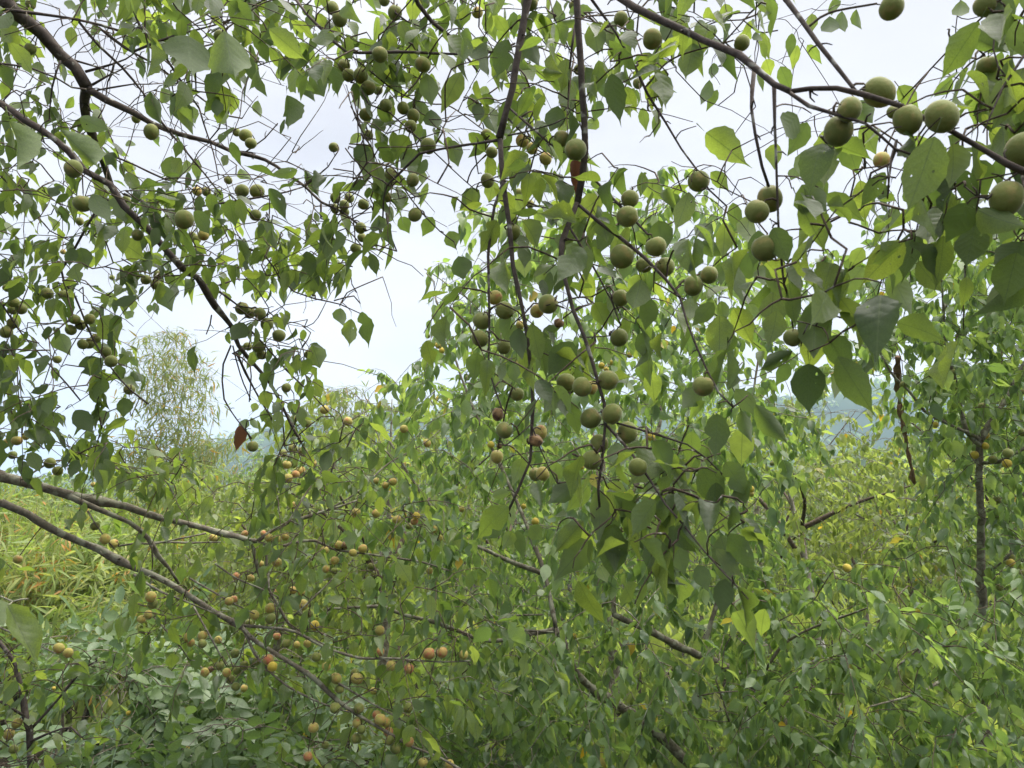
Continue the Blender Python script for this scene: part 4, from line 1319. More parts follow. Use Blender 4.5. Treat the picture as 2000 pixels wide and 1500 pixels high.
    (5, 'D', 'in leaves along the pale rising twig', [(270, 1158, 15, 'y'), (390, 1165, 22, 'o'), (243, 1255, 18, 'o'), (293, 1280, 20, 'o'), (335, 1260, 24, 'o')]),
    (5, 'C', 'in the scattered line under the pale rising twig', [(130, 1430, 26, 'o'), (242, 1435, 24, 'o'), (355, 1470, 25, 'o'), (465, 1450, 22, 'y'), (455, 1482, 22, 'r'), (120, 1447, 20, 'r')]),
    (5, 'D', 'small, left of the lowest pair of the first branch', [(882, 1053, 20, 'y'), (930, 1062, 18, 'b'), (525, 1045, 24, 'o')]),
    (5, 'D', 'in the little far cluster right of the second branch', [(1500, 612, 18, 'y'), (1547, 595, 17, 'y'), (1525, 632, 15, 'y'), (1598, 638, 15, 'y'), (1655, 552, 17, 'y')]),
    (5, 'D', 'small, high in the bushy tree beside open sky', [(590, 500, 20, 'y'), (610, 528, 18, 'y'), (570, 490, 16, 'g'), (530, 445, 16, 'g'), (752, 680, 16, 'g')]),
    (5, 'D', 'bright, among lime leaves below the second branch end', [(1775, 1010, 25, 'y'), (1385, 1175, 20, 'y')]),
    (6, 'A', 'on the slanting side branch beside the two straight strands', [(152, 165, 60, 'g'), (243, 105, 52, 'g')]),
    (6, 'A', 'half covered by the big pale hanging leaves', [(710, 455, 55, 'g')]),
    (6, 'A', 'large, near the leafy end of the slanting side branch', [(210, 725, 60, 'g')]),
    (6, 'E', 'in the upper leaves of the slim forked tree', [(1327, 717, 20, 'g'), (1505, 942, 18, 'y'), (1765, 840, 22, 'g'), (1610, 650, 20, 'g'), (1995, 760, 20, 'g')]),
    (6, 'E', 'around the fork of the slim upright trunk', [(1787, 1000, 20, 'y'), (1782, 1060, 20, 'y'), (1725, 1110, 22, 'y'), (1825, 1135, 24, 'g'), (1905, 1158, 26, 'y'), (1910, 1100, 28, 'g')]),
    (6, 'E', 'beside the slim upright trunk below its fork', [(1850, 1362, 24, 'g'), (1915, 1305, 16, 'g'), (1990, 985, 22, 'g')]),
    (6, 'D', 'in the lone far pair beside the big pale leaf', [(475, 1300, 20, 'y'), (478, 1328, 16, 'o')]),
    (6, 'D', 'small, on a thin upright twig beyond the big leaves', [(595, 1158, 14, 'g')]),
    (7, 'C', 'on the dark spur between the two lichened limbs', [(530, 150, 26, 'g'), (587, 222, 28, 'o'), (635, 248, 26, 'o')]),
    (7, 'C', 'alone in front of the bamboo at the left edge', [(100, 335, 26, 'o')]),
    (7, 'C', 'in the column hanging under the lower lichened limb', [(842, 545, 32, 'o'), (852, 585, 28, 'g'), (828, 645, 26, 'o'), (790, 670, 24, 'o')]),
    (7, 'S', 'in the pair before the dark gap at the left', [(328, 832, 30, 'o'), (380, 858, 28, 'o')]),
    (7, 'C', 'in the foursome below the middle of the lower limb', [(1048, 772, 26, 'o'), (1065, 800, 24, 'o'), (1130, 762, 26, 'o'), (1130, 805, 26, 'g')]),
    (7, 'C', 'alone beside the straight twig under the lower limb', [(1217, 785, 22, 'o')]),
    (7, 'C', 'along the upper lichened limb where it forks', [(1190, 215, 22, 'o'), (1365, 195, 22, 'r'), (1500, 215, 24, 'o'), (1545, 225, 24, 'o'), (1592, 210, 22, 'o'), (1470, 190, 18, 'r')]),
    (7, 'C', 'along the curved twig past the upper limb fork', [(1810, 285, 26, 'o'), (1890, 255, 24, 'o'), (1925, 258, 24, 'g'), (1970, 300, 22, 'o')]),
    (7, 'C', 'scattered under the curved twig', [(1545, 352, 26, 'o'), (1868, 342, 24, 'o'), (1820, 390, 22, 'o'), (1865, 400, 20, 'g')]),
    (7, 'C', 'left of the branch dropping from the upper fork', [(1400, 440, 22, 'o'), (1318, 430, 22, 'r'), (1455, 360, 18, 'o'), (1278, 570, 24, 'o'), (1305, 560, 22, 'r')]),
    (7, 'C', 'around the lower end of the dropping branch', [(1635, 508, 22, 'o'), (1683, 520, 22, 'o'), (1550, 515, 20, 'o'), (1508, 608, 28, 'o'), (1420, 645, 28, 'o'), (1510, 668, 28, 'g')]),
    (7, 'C', 'right of the dropping branch end', [(1687, 590, 34, 'o'), (1755, 705, 28, 'y'), (1725, 640, 22, 'g'), (1390, 690, 22, 'g')]),
    (7, 'C', 'hanging under the level side branch of the lower limb', [(1545, 765, 20, 'r'), (1598, 805, 24, 'g'), (1655, 812, 20, 'o'), (1715, 805, 22, 'o'), (1765, 880, 28, 'g'), (1820, 935, 26, 'o')]),
    (7, 'C', 'in the bunch under the end of the straight twig', [(1312, 860, 26, 'g'), (1362, 928, 26, 'g'), (1325, 955, 26, 'g'), (1265, 968, 26, 'o'), (1228, 930, 24, 'g'), (1285, 1005, 26, 'g')]),
    (7, 'C', 'in the shaded bottom of the bunch over pale shrub', [(1315, 1045, 24, 'g'), (1362, 1055, 20, 'o'), (1330, 1085, 18, 'g')]),
    (7, 'C', 'beside the thin parallel branch, one side scarred', [(1497, 895, 30, 'r'), (1520, 935, 28, 'y'), (1430, 905, 24, 'g')]),
    (7, 'C', 'in the pair above the pale shrub leaves', [(1145, 965, 26, 'o'), (1175, 950, 20, 'b')]),
    (7, 'C', 'by the far stretch of the lower limb', [(1875, 1000, 32, 'o'), (1985, 1000, 30, 'o'), (1980, 968, 24, 'g'), (1870, 1165, 30, 'g'), (1895, 1060, 26, 'g')]),
    (7, 'C', 'low over the dark gap near the bottom', [(1750, 1275, 30, 'o'), (1720, 1435, 28, 'r'), (1985, 1335, 26, 'g'), (1990, 1250, 26, 'o'), (1815, 1372, 22, 'g')]),
    (7, 'S', 'low on the sapling in the bottom left corner', [(95, 1250, 28, 'o'), (50, 1312, 28, 'o'), (75, 1395, 26, 'g')]),
    (8, 'C', 'on the dark twigs before the bushy tree', [(563, 168, 22, 'o'), (594, 218, 22, 'o'), (425, 150, 20, 'g'), (168, 275, 24, 'o'), (112, 298, 22, 'o')]),
    (8, 'C', 'above the level twig of the upper limb end', [(30, 255, 24, 'g'), (70, 255, 22, 'b'), (15, 340, 22, 'o'), (540, 400, 20, 'o'), (228, 418, 20, 'g'), (213, 375, 20, 'g')]),
    (8, 'C', 'alone in leaves above the red-cheeked row', [(262, 732, 28, 'o')]),
    (8, 'C', 'in the row sitting on the level twig', [(538, 862, 32, 'r'), (610, 855, 32, 'r'), (730, 868, 28, 'o')]),
    (8, 'C', 'below the level twig of the red-cheeked row', [(425, 945, 28, 'r'), (325, 928, 28, 'o'), (265, 850, 25, 'r'), (228, 1070, 20, 'o'), (420, 1165, 28, 'g')]),
    (8, 'C', 'along the thin twig right of the lower limb', [(22, 1000, 28, 'o'), (140, 1003, 30, 'o'), (122, 970, 20, 'g'), (145, 1168, 30, 'g')]),
    (8, 'C', 'in the bunch on the lower limb near its end', [(265, 1230, 32, 'o'), (245, 1205, 26, 'r'), (295, 1245, 28, 'o'), (310, 1300, 28, 'r'), (318, 1345, 26, 'g'), (350, 1390, 32, 'g')]),
    (8, 'C', 'beside the lower limb over the dark gap', [(140, 1240, 30, 'g'), (160, 1285, 24, 'g'), (137, 1337, 26, 'g')]),
    (8, 'C', 'at the bottom edge on the lower limb end', [(428, 1355, 28, 'r'), (503, 1468, 28, 'o'), (652, 1480, 28, 'o')]),
    (8, 'D', 'half hidden among lime leaves under the hanging fruit', [(1130, 125, 22, 'y'), (720, 55, 18, 'o'), (1065, 40, 15, 'y')]),
    (8, 'D', 'small, beside the dark crossing limbs', [(1345, 765, 18, 'y')]),
    (9, 'D', 'bright and alone before the whitish trunk', [(1013, 385, 24, 'y')]),
    (9, 'D', 'small, in green leaves below the hanging leaf spray', [(913, 770, 16, 'g'), (740, 630, 13, 'y'), (505, 865, 12, 'y')]),
    (9, 'E', 'on the side branch of the slim trunk, low down', [(1925, 355, 24, 'y'), (1926, 322, 22, 'g'), (1865, 492, 22, 'g'), (1995, 415, 22, 'g')]),
]
TREES = {'A': A, 'B': B, 'C': C, 'D': D, 'E': E, 'S': S}


def fruit_mesh(mat, seed, wither=0.0):
    r = random.Random(seed)
    nu, nv = 18, 11
    squash = r.uniform(.88, 1.08)
    V = [(0, 0, .80 * squash)]
    for j in range(1, nv):
        th = j / nv * math.pi
        for i in range(nu):
            ph = i / nu * 2 * math.pi
            rad = 1.0
            rad -= .20 * math.exp(-(th / .33) ** 2)                        # hollow round the stalk
            d = abs(((ph + math.pi) % (2 * math.pi)) - math.pi)
            rad -= .085 * math.exp(-(d / .2) ** 2) * math.sin(th) ** .7         # seam from stalk to tip
            rad += .03 * math.exp(-((math.pi - th) / .3) ** 2)
            rad += .018 * math.sin(2 * ph + seed) * math.sin(th)
            if wither:
                rad -= wither * (.5 + .5 * math.sin(5 * ph + 2 * th + seed)) * math.sin(th)
            V.append((rad * math.sin(th) * math.cos(ph), rad * math.sin(th) * math.sin(ph), rad * math.cos(th) * squash))
    V.append((0, 0, -1.03 * squash))
    Fc = []
    for i in range(nu):
        Fc.append([0, 1 + i, 1 + (i + 1) % nu])
    for j in range(nv - 2):
        a = 1 + j * nu
        for i in range(nu):
            Fc.append([a + i, a + nu + i, a + nu + (i + 1) % nu, a + (i + 1) % nu])
    a, e = 1 + (nv - 2) * nu, len(V) - 1
    for i in range(nu):
        Fc.append([a + i, e, a + (i + 1) % nu])
    return mesh_from('apricot', V, np.concatenate([np.array(f) for f in Fc]), [len(f) for f in Fc], mat)


FM = {k: [fruit_mesh(m, s, .22 if k == 'b' else 0) for s in range(4)] for k, m in M_FRUIT.items()}
st = Tubes()
st.add([(0, 0, .60), (.03, .02, .85), (.0, .06, 1.16)], [.055, .04, .06], 5)
STALK = st.mesh('stalk', M_TWIG)

ORD = ['first', 'second', 'third', 'fourth', 'fifth', 'sixth', 'seventh']
items = []
for k, tr, where, fr in FRUIT:
    pts = [(*R(k, u, v), r * REG[k][2], c) for u, v, r, c in fr]
    n = len(pts)
    xs, ys = [p[0] for p in pts], [p[1] for p in pts]
    wide = (max(xs) - min(xs)) >= (max(ys) - min(ys))
    order = sorted(range(n), key=lambda i: xs[i] if wide else ys[i])
    for i, (x, y, r, c) in enumerate(pts):
        q = order.index(i)
        if n == 1:
            pos = ''
        elif n == 2:
            pos = (('left' if q == 0 else 'right') if wide else ('upper' if q == 0 else 'lower')) + ' of two '
        else:
            end = 'left' if wide else 'top'
            pos = ('leftmost ' if wide else 'topmost ') if q == 0 else (('rightmost ' if wide else 'lowest ') if q == n - 1 else f'{ORD[q]} from {end} ')
        w = COLOUR_WORD[c]
        items.append(dict(tree=tr, x=x, y=y, r=r, c=c, label=f'{w} apricot, {pos}{where}'))

for it in items:
    t = TREES[it['tree']]
    x, y, r = it['x'], it['y'], it['r']
    want = .0365
    if it['c'] == 'b':
        want = .026
    dp = want * F / (2 * r)
    k = t.near(x, y, dp)
    d = min(max(t.px[k, 2], .80 * dp), 1.22 * dp)
    if math.hypot(t.px[k, 0] - x, t.px[k, 1] - y) < r and abs(d - t.px[k, 2]) < .03:
        d += (r * d / F + .004) * (1 if rng.random() < .6 else -1)
    it['d'] = d
    it['R'] = r * d / F
for _ in range(6):                                  # fruit that would sink into its neighbour moves off along the sight line
    for i, a in enumerate(items):
        pa = P(a['x'], a['y'], a['d'])
        for b in items[i + 1:]:
            if abs(a['x'] - b['x']) > 80 or abs(a['y'] - b['y']) > 80:
                continue
            pb = P(b['x'], b['y'], b['d'])
            need = a['R'] + b['R']
            gap = np.linalg.norm(pa - pb)
            if gap < need * .97:
                s = 1 if b['d'] >= a['d'] else -1
                b['d'] += s * (need - gap) * .7
                b['R'] = b['r'] * b['d'] / F
for it in items:
    t = TREES[it['tree']]
    ctr = P(it['x'], it['y'], it['d'])
    k = int(np.argmin(np.sum((t.nodes - ctr) ** 2, 1)))
    q = t.nodes[k]
    s = unit(unit(q - ctr) * .8 + np.array([0, 0, .55]) + rng.normal(size=3) * .18)
    up = ctr + s * it['R'] * 1.14
    if np.linalg.norm(q - up) > .006:
        mid = (q + up) / 2 + s * np.linalg.norm(q - up) * .18
        path = smooth_path([q, mid, up], .012)
        t.twigs.add(path, np.linspace(.0019, .0015, len(path)), 5)
        t.add_nodes(path[1:-1])
    z = s
    xax = unit(np.cross(z, rng.normal(size=3)))
    yax = np.cross(z, xax)
    M = np.eye(4)
    sx = rng.uniform(.93, 1.05)
    M[:3, 0], M[:3, 1], M[:3, 2], M[:3, 3] = xax * it['R'] * sx, yax * it['R'], z * it['R'] * rng.uniform(.97, 1.05), ctr
    o = bpy.data.objects.new('apricot', FM[it['c']][int(rng.integers(4))])
    COL.objects.link(o)
    o.matrix_basis = Matrix(M.tolist())
    o['label'], o['category'], o['group'] = it['label'], 'apricot', 'apricots on the branches'
    if it['r'] > 4.5:
        so = bpy.data.objects.new('stalk', STALK)
        COL.objects.link(so)
        so.parent = o
    keep_disc(it['x'], it['y'], it['r'] * .92, it['d'])

# ------------------------------------------------------------------ leaves that stand out, one by one: (region, tree, [(base u, v, tip u, v, width)])
DRAWN = [
    (3, A, [(150, 240, 125, 455, 120), (815, 75, 815, 190, 70), (915, 90, 920, 240, 100), (985, 60, 985, 205, 70), (1065, 50, 1070, 185, 55), (705, 185, 690, 320, 70), (735, 250, 705, 385, 65),
            (790, 250, 870, 350, 60), (270, 350, 265, 450, 65), (245, 445, 205, 605, 75), (290, 500, 230, 610, 50), (225, 740, 445, 890, 190), (735, 640, 600, 800, 130), (790, 680, 690, 870, 130),
            (620, 800, 590, 940, 110), (830, 820, 740, 1040, 150), (735, 930, 700, 1010, 80), (1010, 800, 1075, 960, 140), (880, 760, 920, 860, 60), (1225, 960, 1085, 1160, 110),
            (760, 1030, 880, 1210, 190), (900, 1080, 1100, 1230, 130), (740, 1120, 890, 1400, 190), (1370, 760, 1440, 920, 150), (1500, 760, 1360, 1190, 230), (1600, 800, 1630, 1060, 150),
            (1750, 120, 1540, 440, 190), (1600, 440, 1500, 550, 100), (1650, 0, 1640, 150, 90), (1830, 100, 1810, 250, 90), (1800, 310, 1770, 560, 130),
            (1950, 150, 1870, 350, 200), (2000, 380, 1830, 720, 200), (1520, 1120, 1500, 1340, 170), (1700, 1130, 1580, 1350, 190), (1740, 1170, 1990, 1300, 200), (1720, 1260, 1690, 1500, 160),
            (2000, 1350, 1820, 1500, 170), (1190, 1200, 1230, 1300, 110), (1270, 1150, 1240, 1350, 110), (1100, 1380, 1030, 1500, 100), (1210, 1390, 1160, 1500, 130), (1290, 1350, 1330, 1500, 140),
            (1400, 1310, 1550, 1490, 150), (260, 1250, 150, 1340, 120), (330, 1240, 330, 1440, 120), (200, 1350, 330, 1430, 90), (250, 960, 360, 1060, 90), (130, 1070, 70, 1300, 90),
            (20, 1080, 130, 1030, 60), (375, 1130, 400, 1290, 90), (470, 1200, 420, 1400, 120), (600, 1270, 690, 1470, 130), (980, 760, 930, 900, 120), (1090, 700, 1180, 860, 110), (640, 370, 700, 500, 90),
            (560, 330, 590, 420, 100), (1060, 560, 1160, 700, 120), (1300, 480, 1400, 600, 100), (20, 120, 60, 290, 110), (330, 20, 340, 130, 90), (930, 0, 960, 90, 130), (1900, 30, 1880, 130, 100), (1960, 480, 1990, 640, 110)]),
    (6, A, [(470, -20, 420, 160, 200), (690, 150, 720, 385, 150), (600, 200, 590, 470, 140), (830, 240, 830, 600, 190), (910, 450, 1030, 640, 150), (960, 560, 1160, 880, 180), (900, 540, 1000, 640, 80),
            (800, 600, 790, 870, 190), (710, 530, 520, 640, 100), (690, 600, 610, 720, 90), (270, 260, 150, 390, 110), (310, 250, 330, 380, 80), (300, 330, 310, 590, 160), (380, 290, 490, 510, 130),
            (470, 270, 520, 330, 100), (1100, 60, 970, 220, 130), (1220, 20, 1200, 150, 120), (1310, 0, 1260, 150, 130), (1260, 90, 1360, 340, 140), (970, 230, 1150, 460, 90), (1960, -20, 1890, 260, 200),
            (190, 740, 90, 850, 130), (220, 810, 100, 900, 60), (390, 740, 520, 900, 110), (500, 830, 680, 1060, 150), (290, 880, 280, 1120, 140), (420, 860, 470, 1040, 90), (430, 960, 420, 1170, 150),
            (80, 1130, 80, 1310, 120), (150, 1100, 200, 1210, 60), (230, 1050, 240, 1170, 60), (330, 1150, 460, 1340, 140), (200, 1180, 320, 1400, 150), (20, 1330, 160, 1430, 60), (330, 30, 300, 160, 90),
            (1060, 0, 1020, 120, 100), (1450, -20, 1560, 120, 120), (560, 40, 540, 200, 110), (960, 640, 960, 800, 60)]),
    (10, A, [(560, 60, 480, 230, 130), (690, 170, 680, 420, 150), (740, 120, 800, 280, 110), (900, 220, 880, 380, 70), (1000, 200, 1160, 450, 150), (930, 340, 960, 540, 180), (400, 360, 560, 450, 120),
             (480, 440, 600, 620, 110), (60, 400, 110, 760, 130), (190, 650, 140, 950, 200), (230, 600, 430, 830, 120), (600, 640, 520, 850, 150), (500, 780, 560, 900, 120), (640, 640, 750, 810, 100),
             (600, 830, 640, 1030, 140), (800, 950, 870, 1140, 150), (740, 360, 870, 510, 70), (900, 540, 1030, 720, 130), (1030, 720, 1190, 970, 150), (1000, 1050, 970, 1320, 170),
             (1080, 1290, 1210, 1490, 160), (1290, 1270, 1250, 1480, 120), (450, 480, 380, 700, 150), (80, 960, 130, 1080, 120), (820, 700, 850, 880, 100), (330, 500, 300, 620, 120), (680, 560, 760, 640, 80)]),
    (5, A, [(990, 350, 910, 470, 110), (1040, 400, 1040, 580, 110), (1110, 380, 1160, 600, 100), (1130, 450, 1220, 650, 120), (1340, 480, 1220, 660, 150), (1270, 400, 1130, 460, 60), (1190, 70, 1170, 210, 110),
            (970, 90, 920, 180, 110), (1060, 0, 1070, 120, 100), (1460, 260, 1530, 390, 110), (1720, 130, 1680, 330, 150), (1780, 240, 1740, 410, 120), (1640, 30, 1620, 130, 180), (810, 540, 780, 690, 120),
            (940, 640, 950, 750, 110), (1000, 600, 1040, 720, 90), (1050, 580, 1170, 640, 90), (740, 780, 700, 830, 80), (860, 760, 830, 850, 90), (1250, 750, 1190, 890, 100), (1330, 820, 1370, 1000, 100),
            (1540, 920, 1560, 1010, 70), (1590, 1040, 1590, 1200, 130), (1640, 1000, 1750, 1130, 60), (1790, 1030, 1900, 1200, 120), (1930, 1130, 1940, 1300, 110), (1060, 1130, 1010, 1250, 90),
            (1350, 1270, 1200, 1380, 130), (1430, 1280, 1310, 1420, 110), (1750, 1270, 1830, 1410, 120), (1530, 1270, 1620, 1380, 120), (1500, 1410, 1470, 1500, 90), (890, 1340, 1000, 1310, 60),
            (880, 40, 960, 120, 80), (700, 0, 740, 140, 130), (1250, 1150, 1230, 1280, 90), (1220, 40, 1240, 140, 90)]),
    (8, A, [(980, 40, 770, 220, 130), (930, 130, 840, 220, 120), (1000, 180, 960, 270, 80), (1030, 170, 1060, 330, 70), (1100, 150, 1170, 230, 100), (990, 30, 1000, 150, 60), (1430, 230, 1290, 400, 160),
            (1560, 160, 1560, 440, 180), (1500, 90, 1520, 230, 110), (1640, 90, 1750, 270, 120), (1840, 110, 1830, 280, 150), (1920, 260, 1960, 420, 120), (1400, 120, 1240, 300, 150)]),
    (2, A, [(500, 260, 590, 340, 90), (640, 180, 650, 300, 120), (1000, 230, 960, 470, 150), (1120, 220, 1060, 430, 120), (540, 390, 500, 520, 120), (670, 410, 690, 600, 110), (860, 400, 750, 600, 110),
            (840, 200, 820, 380, 100), (1240, 170, 1270, 410, 110), (1400, 290, 1390, 400, 60), (1360, 390, 1410, 470, 80), (1600, 120, 1620, 320, 140), (1630, 430, 1640, 500, 80), (1590, 410, 1590, 580, 80), (1640, 560, 1600, 670, 80),
            (1700, 410, 1745, 690, 80), (1400, 590, 1360, 750, 130), (1290, 490, 1290, 610, 90), (690, 610, 720, 740, 110), (570, 765, 460, 880, 110), (600, 830, 540, 960, 120), (790, 780, 880, 950, 100), (290, 740, 245, 810, 60),
            (380, 720, 450, 840, 60), (320, 800, 300, 960, 120), (350, 840, 320, 1030, 80), (380, 900, 420, 1070, 90), (530, 1060, 510, 1180, 90), (400, 1200, 390, 1320, 110), (520, 1210, 570, 1300, 90), (700, 1210, 650, 1320, 90), (790, 1290, 830, 1390, 100),
            (960, 1060, 850, 1170, 110), (1250, 890, 1130, 970, 90), (1290, 950, 1230, 1110, 120), (1390, 1030, 1310, 1070, 60), (1640, 1100, 1500, 1200, 190), (1880, 1020, 1980, 1100, 130), (1960, 1230, 1990, 1420, 150), (1720, 260, 1690, 330, 80),
            (1000, 480, 980, 560, 90), (1160, 560, 1060, 700, 110), (920, 520, 945, 670, 80), (1840, 500, 1790, 640, 90), (1870, 600, 1890, 730, 70), (1940, 640, 1950, 760, 60), (1620, 660, 1560, 730, 90), (880, 20, 860, 150, 100), (1000, 60, 1060, 220, 110), (1430, 60, 1380, 130, 90), (1080, 150, 1190, 100, 60),
            (1060, 1230, 960, 1420, 120), (1200, 1230, 1330, 1380, 120), (1700, 380, 1690, 470, 90), (1040, 1010, 1010, 1120, 90), (1150, 1090, 1230, 1200, 100), (1270, 1180, 1330, 1240, 90)]),
    (1, A, [(1050, 200, 1060, 460, 260), (1250, 170, 1320, 480, 250), (1200, 380, 1290, 560, 170), (1480, 0, 1570, 160, 90), (1430, 120, 1480, 330, 110), (400, 0, 380, 60, 110), (1240, 170, 1210, 270, 80), (1500, 160, 1700, 330, 110), (1560, 370, 1590, 460, 120), (1730, 400, 1830, 550, 130), (1690, 430, 1740, 570, 90)]),
    (1, B, [(840, 510, 900, 700, 130), (900, 490, 960, 600, 90), (950, 520, 1080, 700, 110), (960, 870, 965, 1035, 130), (1040, 890, 1040, 1010, 60), (1600, 530, 1650, 740, 150), (1440, 560, 1440, 665, 60),
            (250, 1040, 240, 1155, 110), (60, 240, 210, 420, 100), (400, 150, 400, 260, 70), (50, 670, 210, 990, 160), (450, 650, 620, 760, 110), (330, 720, 570, 940, 150), (555, 380, 560, 455, 60),
            (1300, 520, 1290, 640, 90), (1060, 590, 1090, 690, 70), (1700, 950, 1780, 1100, 70), (1660, 950, 1520, 990, 40), (720, 780, 740, 850, 50), (850, 780, 940, 800, 50), (1340, 940, 1390, 1020, 70), (1090, 880, 1110, 1010, 50),
            (520, 1080, 600, 1270, 110), (640, 1100, 700, 1250, 110), (690, 1360, 810, 1440, 140), (1080, 1180, 1220, 1310, 80), (1500, 1050, 1610, 1220, 100), (880, 1130, 1030, 1110, 50), (450, 1380, 480, 1500, 140), (840, 1420, 880, 1500, 90)]),
    (4, B, [(890, 160, 955, 310, 120), (1360, 370, 1300, 480, 120), (1500, 140, 1440, 200, 60), (1530, 120, 1530, 210, 40), (1570, 170, 1590, 270, 50), (1900, 290, 1900, 390, 100), (1960, 350, 1950, 500, 110), (2020, 310, 2060, 500, 70),
            (1740, 490, 1800, 640, 110), (1480, 590, 1530, 720, 60), (1470, 750, 1490, 850, 90), (1430, 820, 1410, 870, 60), (1470, 860, 1500, 940, 80), (330, 430, 370, 550, 110), (560, 340, 670, 480, 130), (480, 560, 540, 680, 120),
            (650, 610, 680, 700, 80), (560, 860, 590, 940, 80), (60, 890, 190, 930, 70), (330, 880, 180, 980, 130), (420, 860, 520, 990, 110), (700, 910, 570, 980, 60), (690, 790, 700, 900, 120), (250, 780, 320, 830, 110), (500, 740, 580, 840, 60),
            (840, 270, 830, 320, 40), (860, 260, 880, 330, 40), (730, 560, 770, 620, 50), (300, 620, 320, 700, 50), (1380, 910, 1340, 980, 60), (1400, 900, 1450, 990, 40), (620, 200, 610, 290, 80), (740, 240, 740, 310, 50), (700, 310, 750, 350, 60), (740, 640, 800, 720, 60)]),
    (7, C, [(1000, 380, 1010, 460, 70), (700, 310, 680, 330, 60), (1240, 640, 1260, 700, 70), (1260, 200, 1300, 250, 70), (1220, 250, 1240, 350, 60), (1180, 280, 1180, 340, 50), (960, 860, 960, 950, 80), (880, 640, 930, 700, 70)]),
    (7, C, [(40, 590, 215, 930, 190), (-60, 560, 20, 720, 160)]),
    (8, C, [(360, 340, 440, 470, 90), (780, 920, 780, 1040, 90), (420, 980, 420, 1080, 80), (280, 920, 270, 1020, 100), (340, 950, 350, 1050, 60), (850, 820, 860, 910, 60), (700, 880, 710, 930, 60), (480, 1260, 540, 1390, 90)]),
    (8, D, [(985, 690, 1080, 820, 100), (880, 720, 780, 800, 80), (820, 400, 720, 480, 60), (1000, 690, 990, 800, 60)]),
    (9, D, [(1010, 1130, 1020, 1240, 45)]),
]
for k, t, ls in DRAWN:
    for q in ls:
        t.drawn_leaf(k, *q)
# the pale undersides turned out at the end of the leaf spray, and one withered leaf on the bowed twig
for q in [(930, 830, 1130, 1040, 110), (1090, 1110, 1240, 1460, 190), (1200, 1120, 1300, 1190, 60)]:
    A.drawn_leaf(10, *q, up=1)


def single_leaf(tree, k, bu, bv, tu, tv, w, d, mat, label, mesh=None):
    bx, by = R(k, bu, bv)
    tx, ty = R(k, tu, tv)
    b, t = P(bx, by, d), P(tx, ty, d - .01)
    L = np.linalg.norm(t - b)
    m = frames(b[None], (t - b)[None], (unit(EYE - b) + np.array([.3, 0, .1]))[None], np.array([L]), np.array([w * REG[k][2] / (L * F / d) / .64]))
    o = link('leaf', mesh or meshes_for(mat, HI)[3], tree.root, Matrix(m[0].tolist()))
    o['label'] = label
    tree.attach(b - unit(t - b) * L * .25)


single_leaf(B, 4, 1340, 945, 1333, 1090, 85, 2.35, M_DEAD, 'brown withered leaf at the end of the bowed bare twig')
single_leaf(A, 2, 1490, 890, 1520, 1060, 110, 1.46, M_DEAD, 'rusty dead leaf stuck against the second hanging branch')
M_YELLOW = leaf_material('yellow autumn leaf', [(0, (.60, .40, .03)), (1, (.60, .40, .03))], [(0, (.8, .5, .04)), (1, (.8, .5, .04))], trans=.4, veins=False)
single_leaf(D, 9, 1015, 1135, 1020, 1240, 60, 2.9, M_YELLOW, 'yellow leaf hanging alone among green ones')
single_leaf(D, 8, 1405, 1375, 1390, 1460, 40, 3.1, M_YELLOW, 'yellow leaf near the dark crossing limb')

# ------------------------------------------------------------------ leafy twigs filling the crowns (photo pixels outline each leafy part)
A.shoots([([(890, 380), (1060, 300), (1300, 300), (1440, 420), (1500, 480), (1500, 560), (1300, 640), (1180, 690), (1100, 720), (930, 700), (890, 560)], 2.2),
          ([(1000, 0), (1300, 0), (1480, 120), (1330, 170), (1300, 230), (1230, 220), (1180, 250), (1020, 260)], 2.0),
          ([(1200, -60), (1560, -60), (1560, 60), (1480, 80), (1300, 30)], .8)],
         90, (1.3, 1.75), shoot=(.08, .2), leaf=.058, gap=.024, max_gap=.3, cluster=1)
A.shoots([([(1530, 220), (1760, 250), (1900, 220), (2060, 80), (2060, 600), (1900, 560), (1700, 480), (1560, 480)], 2.2),
          ([(1860, -60), (2060, -60), (2060, 300), (1900, 240), (1850, 120)], 1.4),
          ([(1440, 420), (1640, 420), (1680, 640), (1500, 620)], .7)],
         85, (.95, 1.3), shoot=(.05, .13), leaf=.066, gap=.035, max_gap=.3, cluster=1)
A.shoots([([(1100, 860), (1300, 850), (1450, 980), (1470, 1100), (1420, 1100), (1280, 1040), (1120, 1040)], 1)], 34, (1.15, 1.4), shoot=(.05, .1), leaf=.062, gap=.035, max_gap=.25, cluster=1)
A.shoots([([(620, -60), (1000, -60), (1000, 130), (960, 300), (860, 330), (790, 420), (820, 460), (780, 520), (740, 520), (650, 440), (640, 350), (690, 250), (640, 180)], 3),
          ([(250, -60), (620, -60), (640, 110), (560, 120), (430, 200), (330, 190), (260, 60)], 1.6)],
         155, (1.65, 2.15), shoot=(.09, .22), leaf=.058, gap=.024, max_gap=.35, cluster=1)
B.shoots([([(-90, -60), (120, -40), (120, 300), (130, 560), (-90, 560)], 3.2),
          ([(120, -60), (330, -60), (300, 110), (160, 20)], .9),
          ([(120, 190), (240, 240), (250, 340), (180, 340)], .5),
          ([(130, 390), (330, 330), (640, 370), (700, 470), (780, 530), (700, 610), (560, 560), (420, 520), (330, 590), (240, 560), (120, 560)], 4.2),
          ([(-90, 540), (200, 540), (230, 700), (270, 790), (290, 890), (150, 910), (-90, 870)], 2.7),
          ([(440, 600), (530, 600), (640, 700), (640, 800), (720, 840), (740, 940), (560, 950), (490, 840), (470, 700)], 2.2)],
         255, (1.9, 2.7), shoot=(.10, .26), leaf=.056, gap=.021, max_gap=.33, cluster=1)
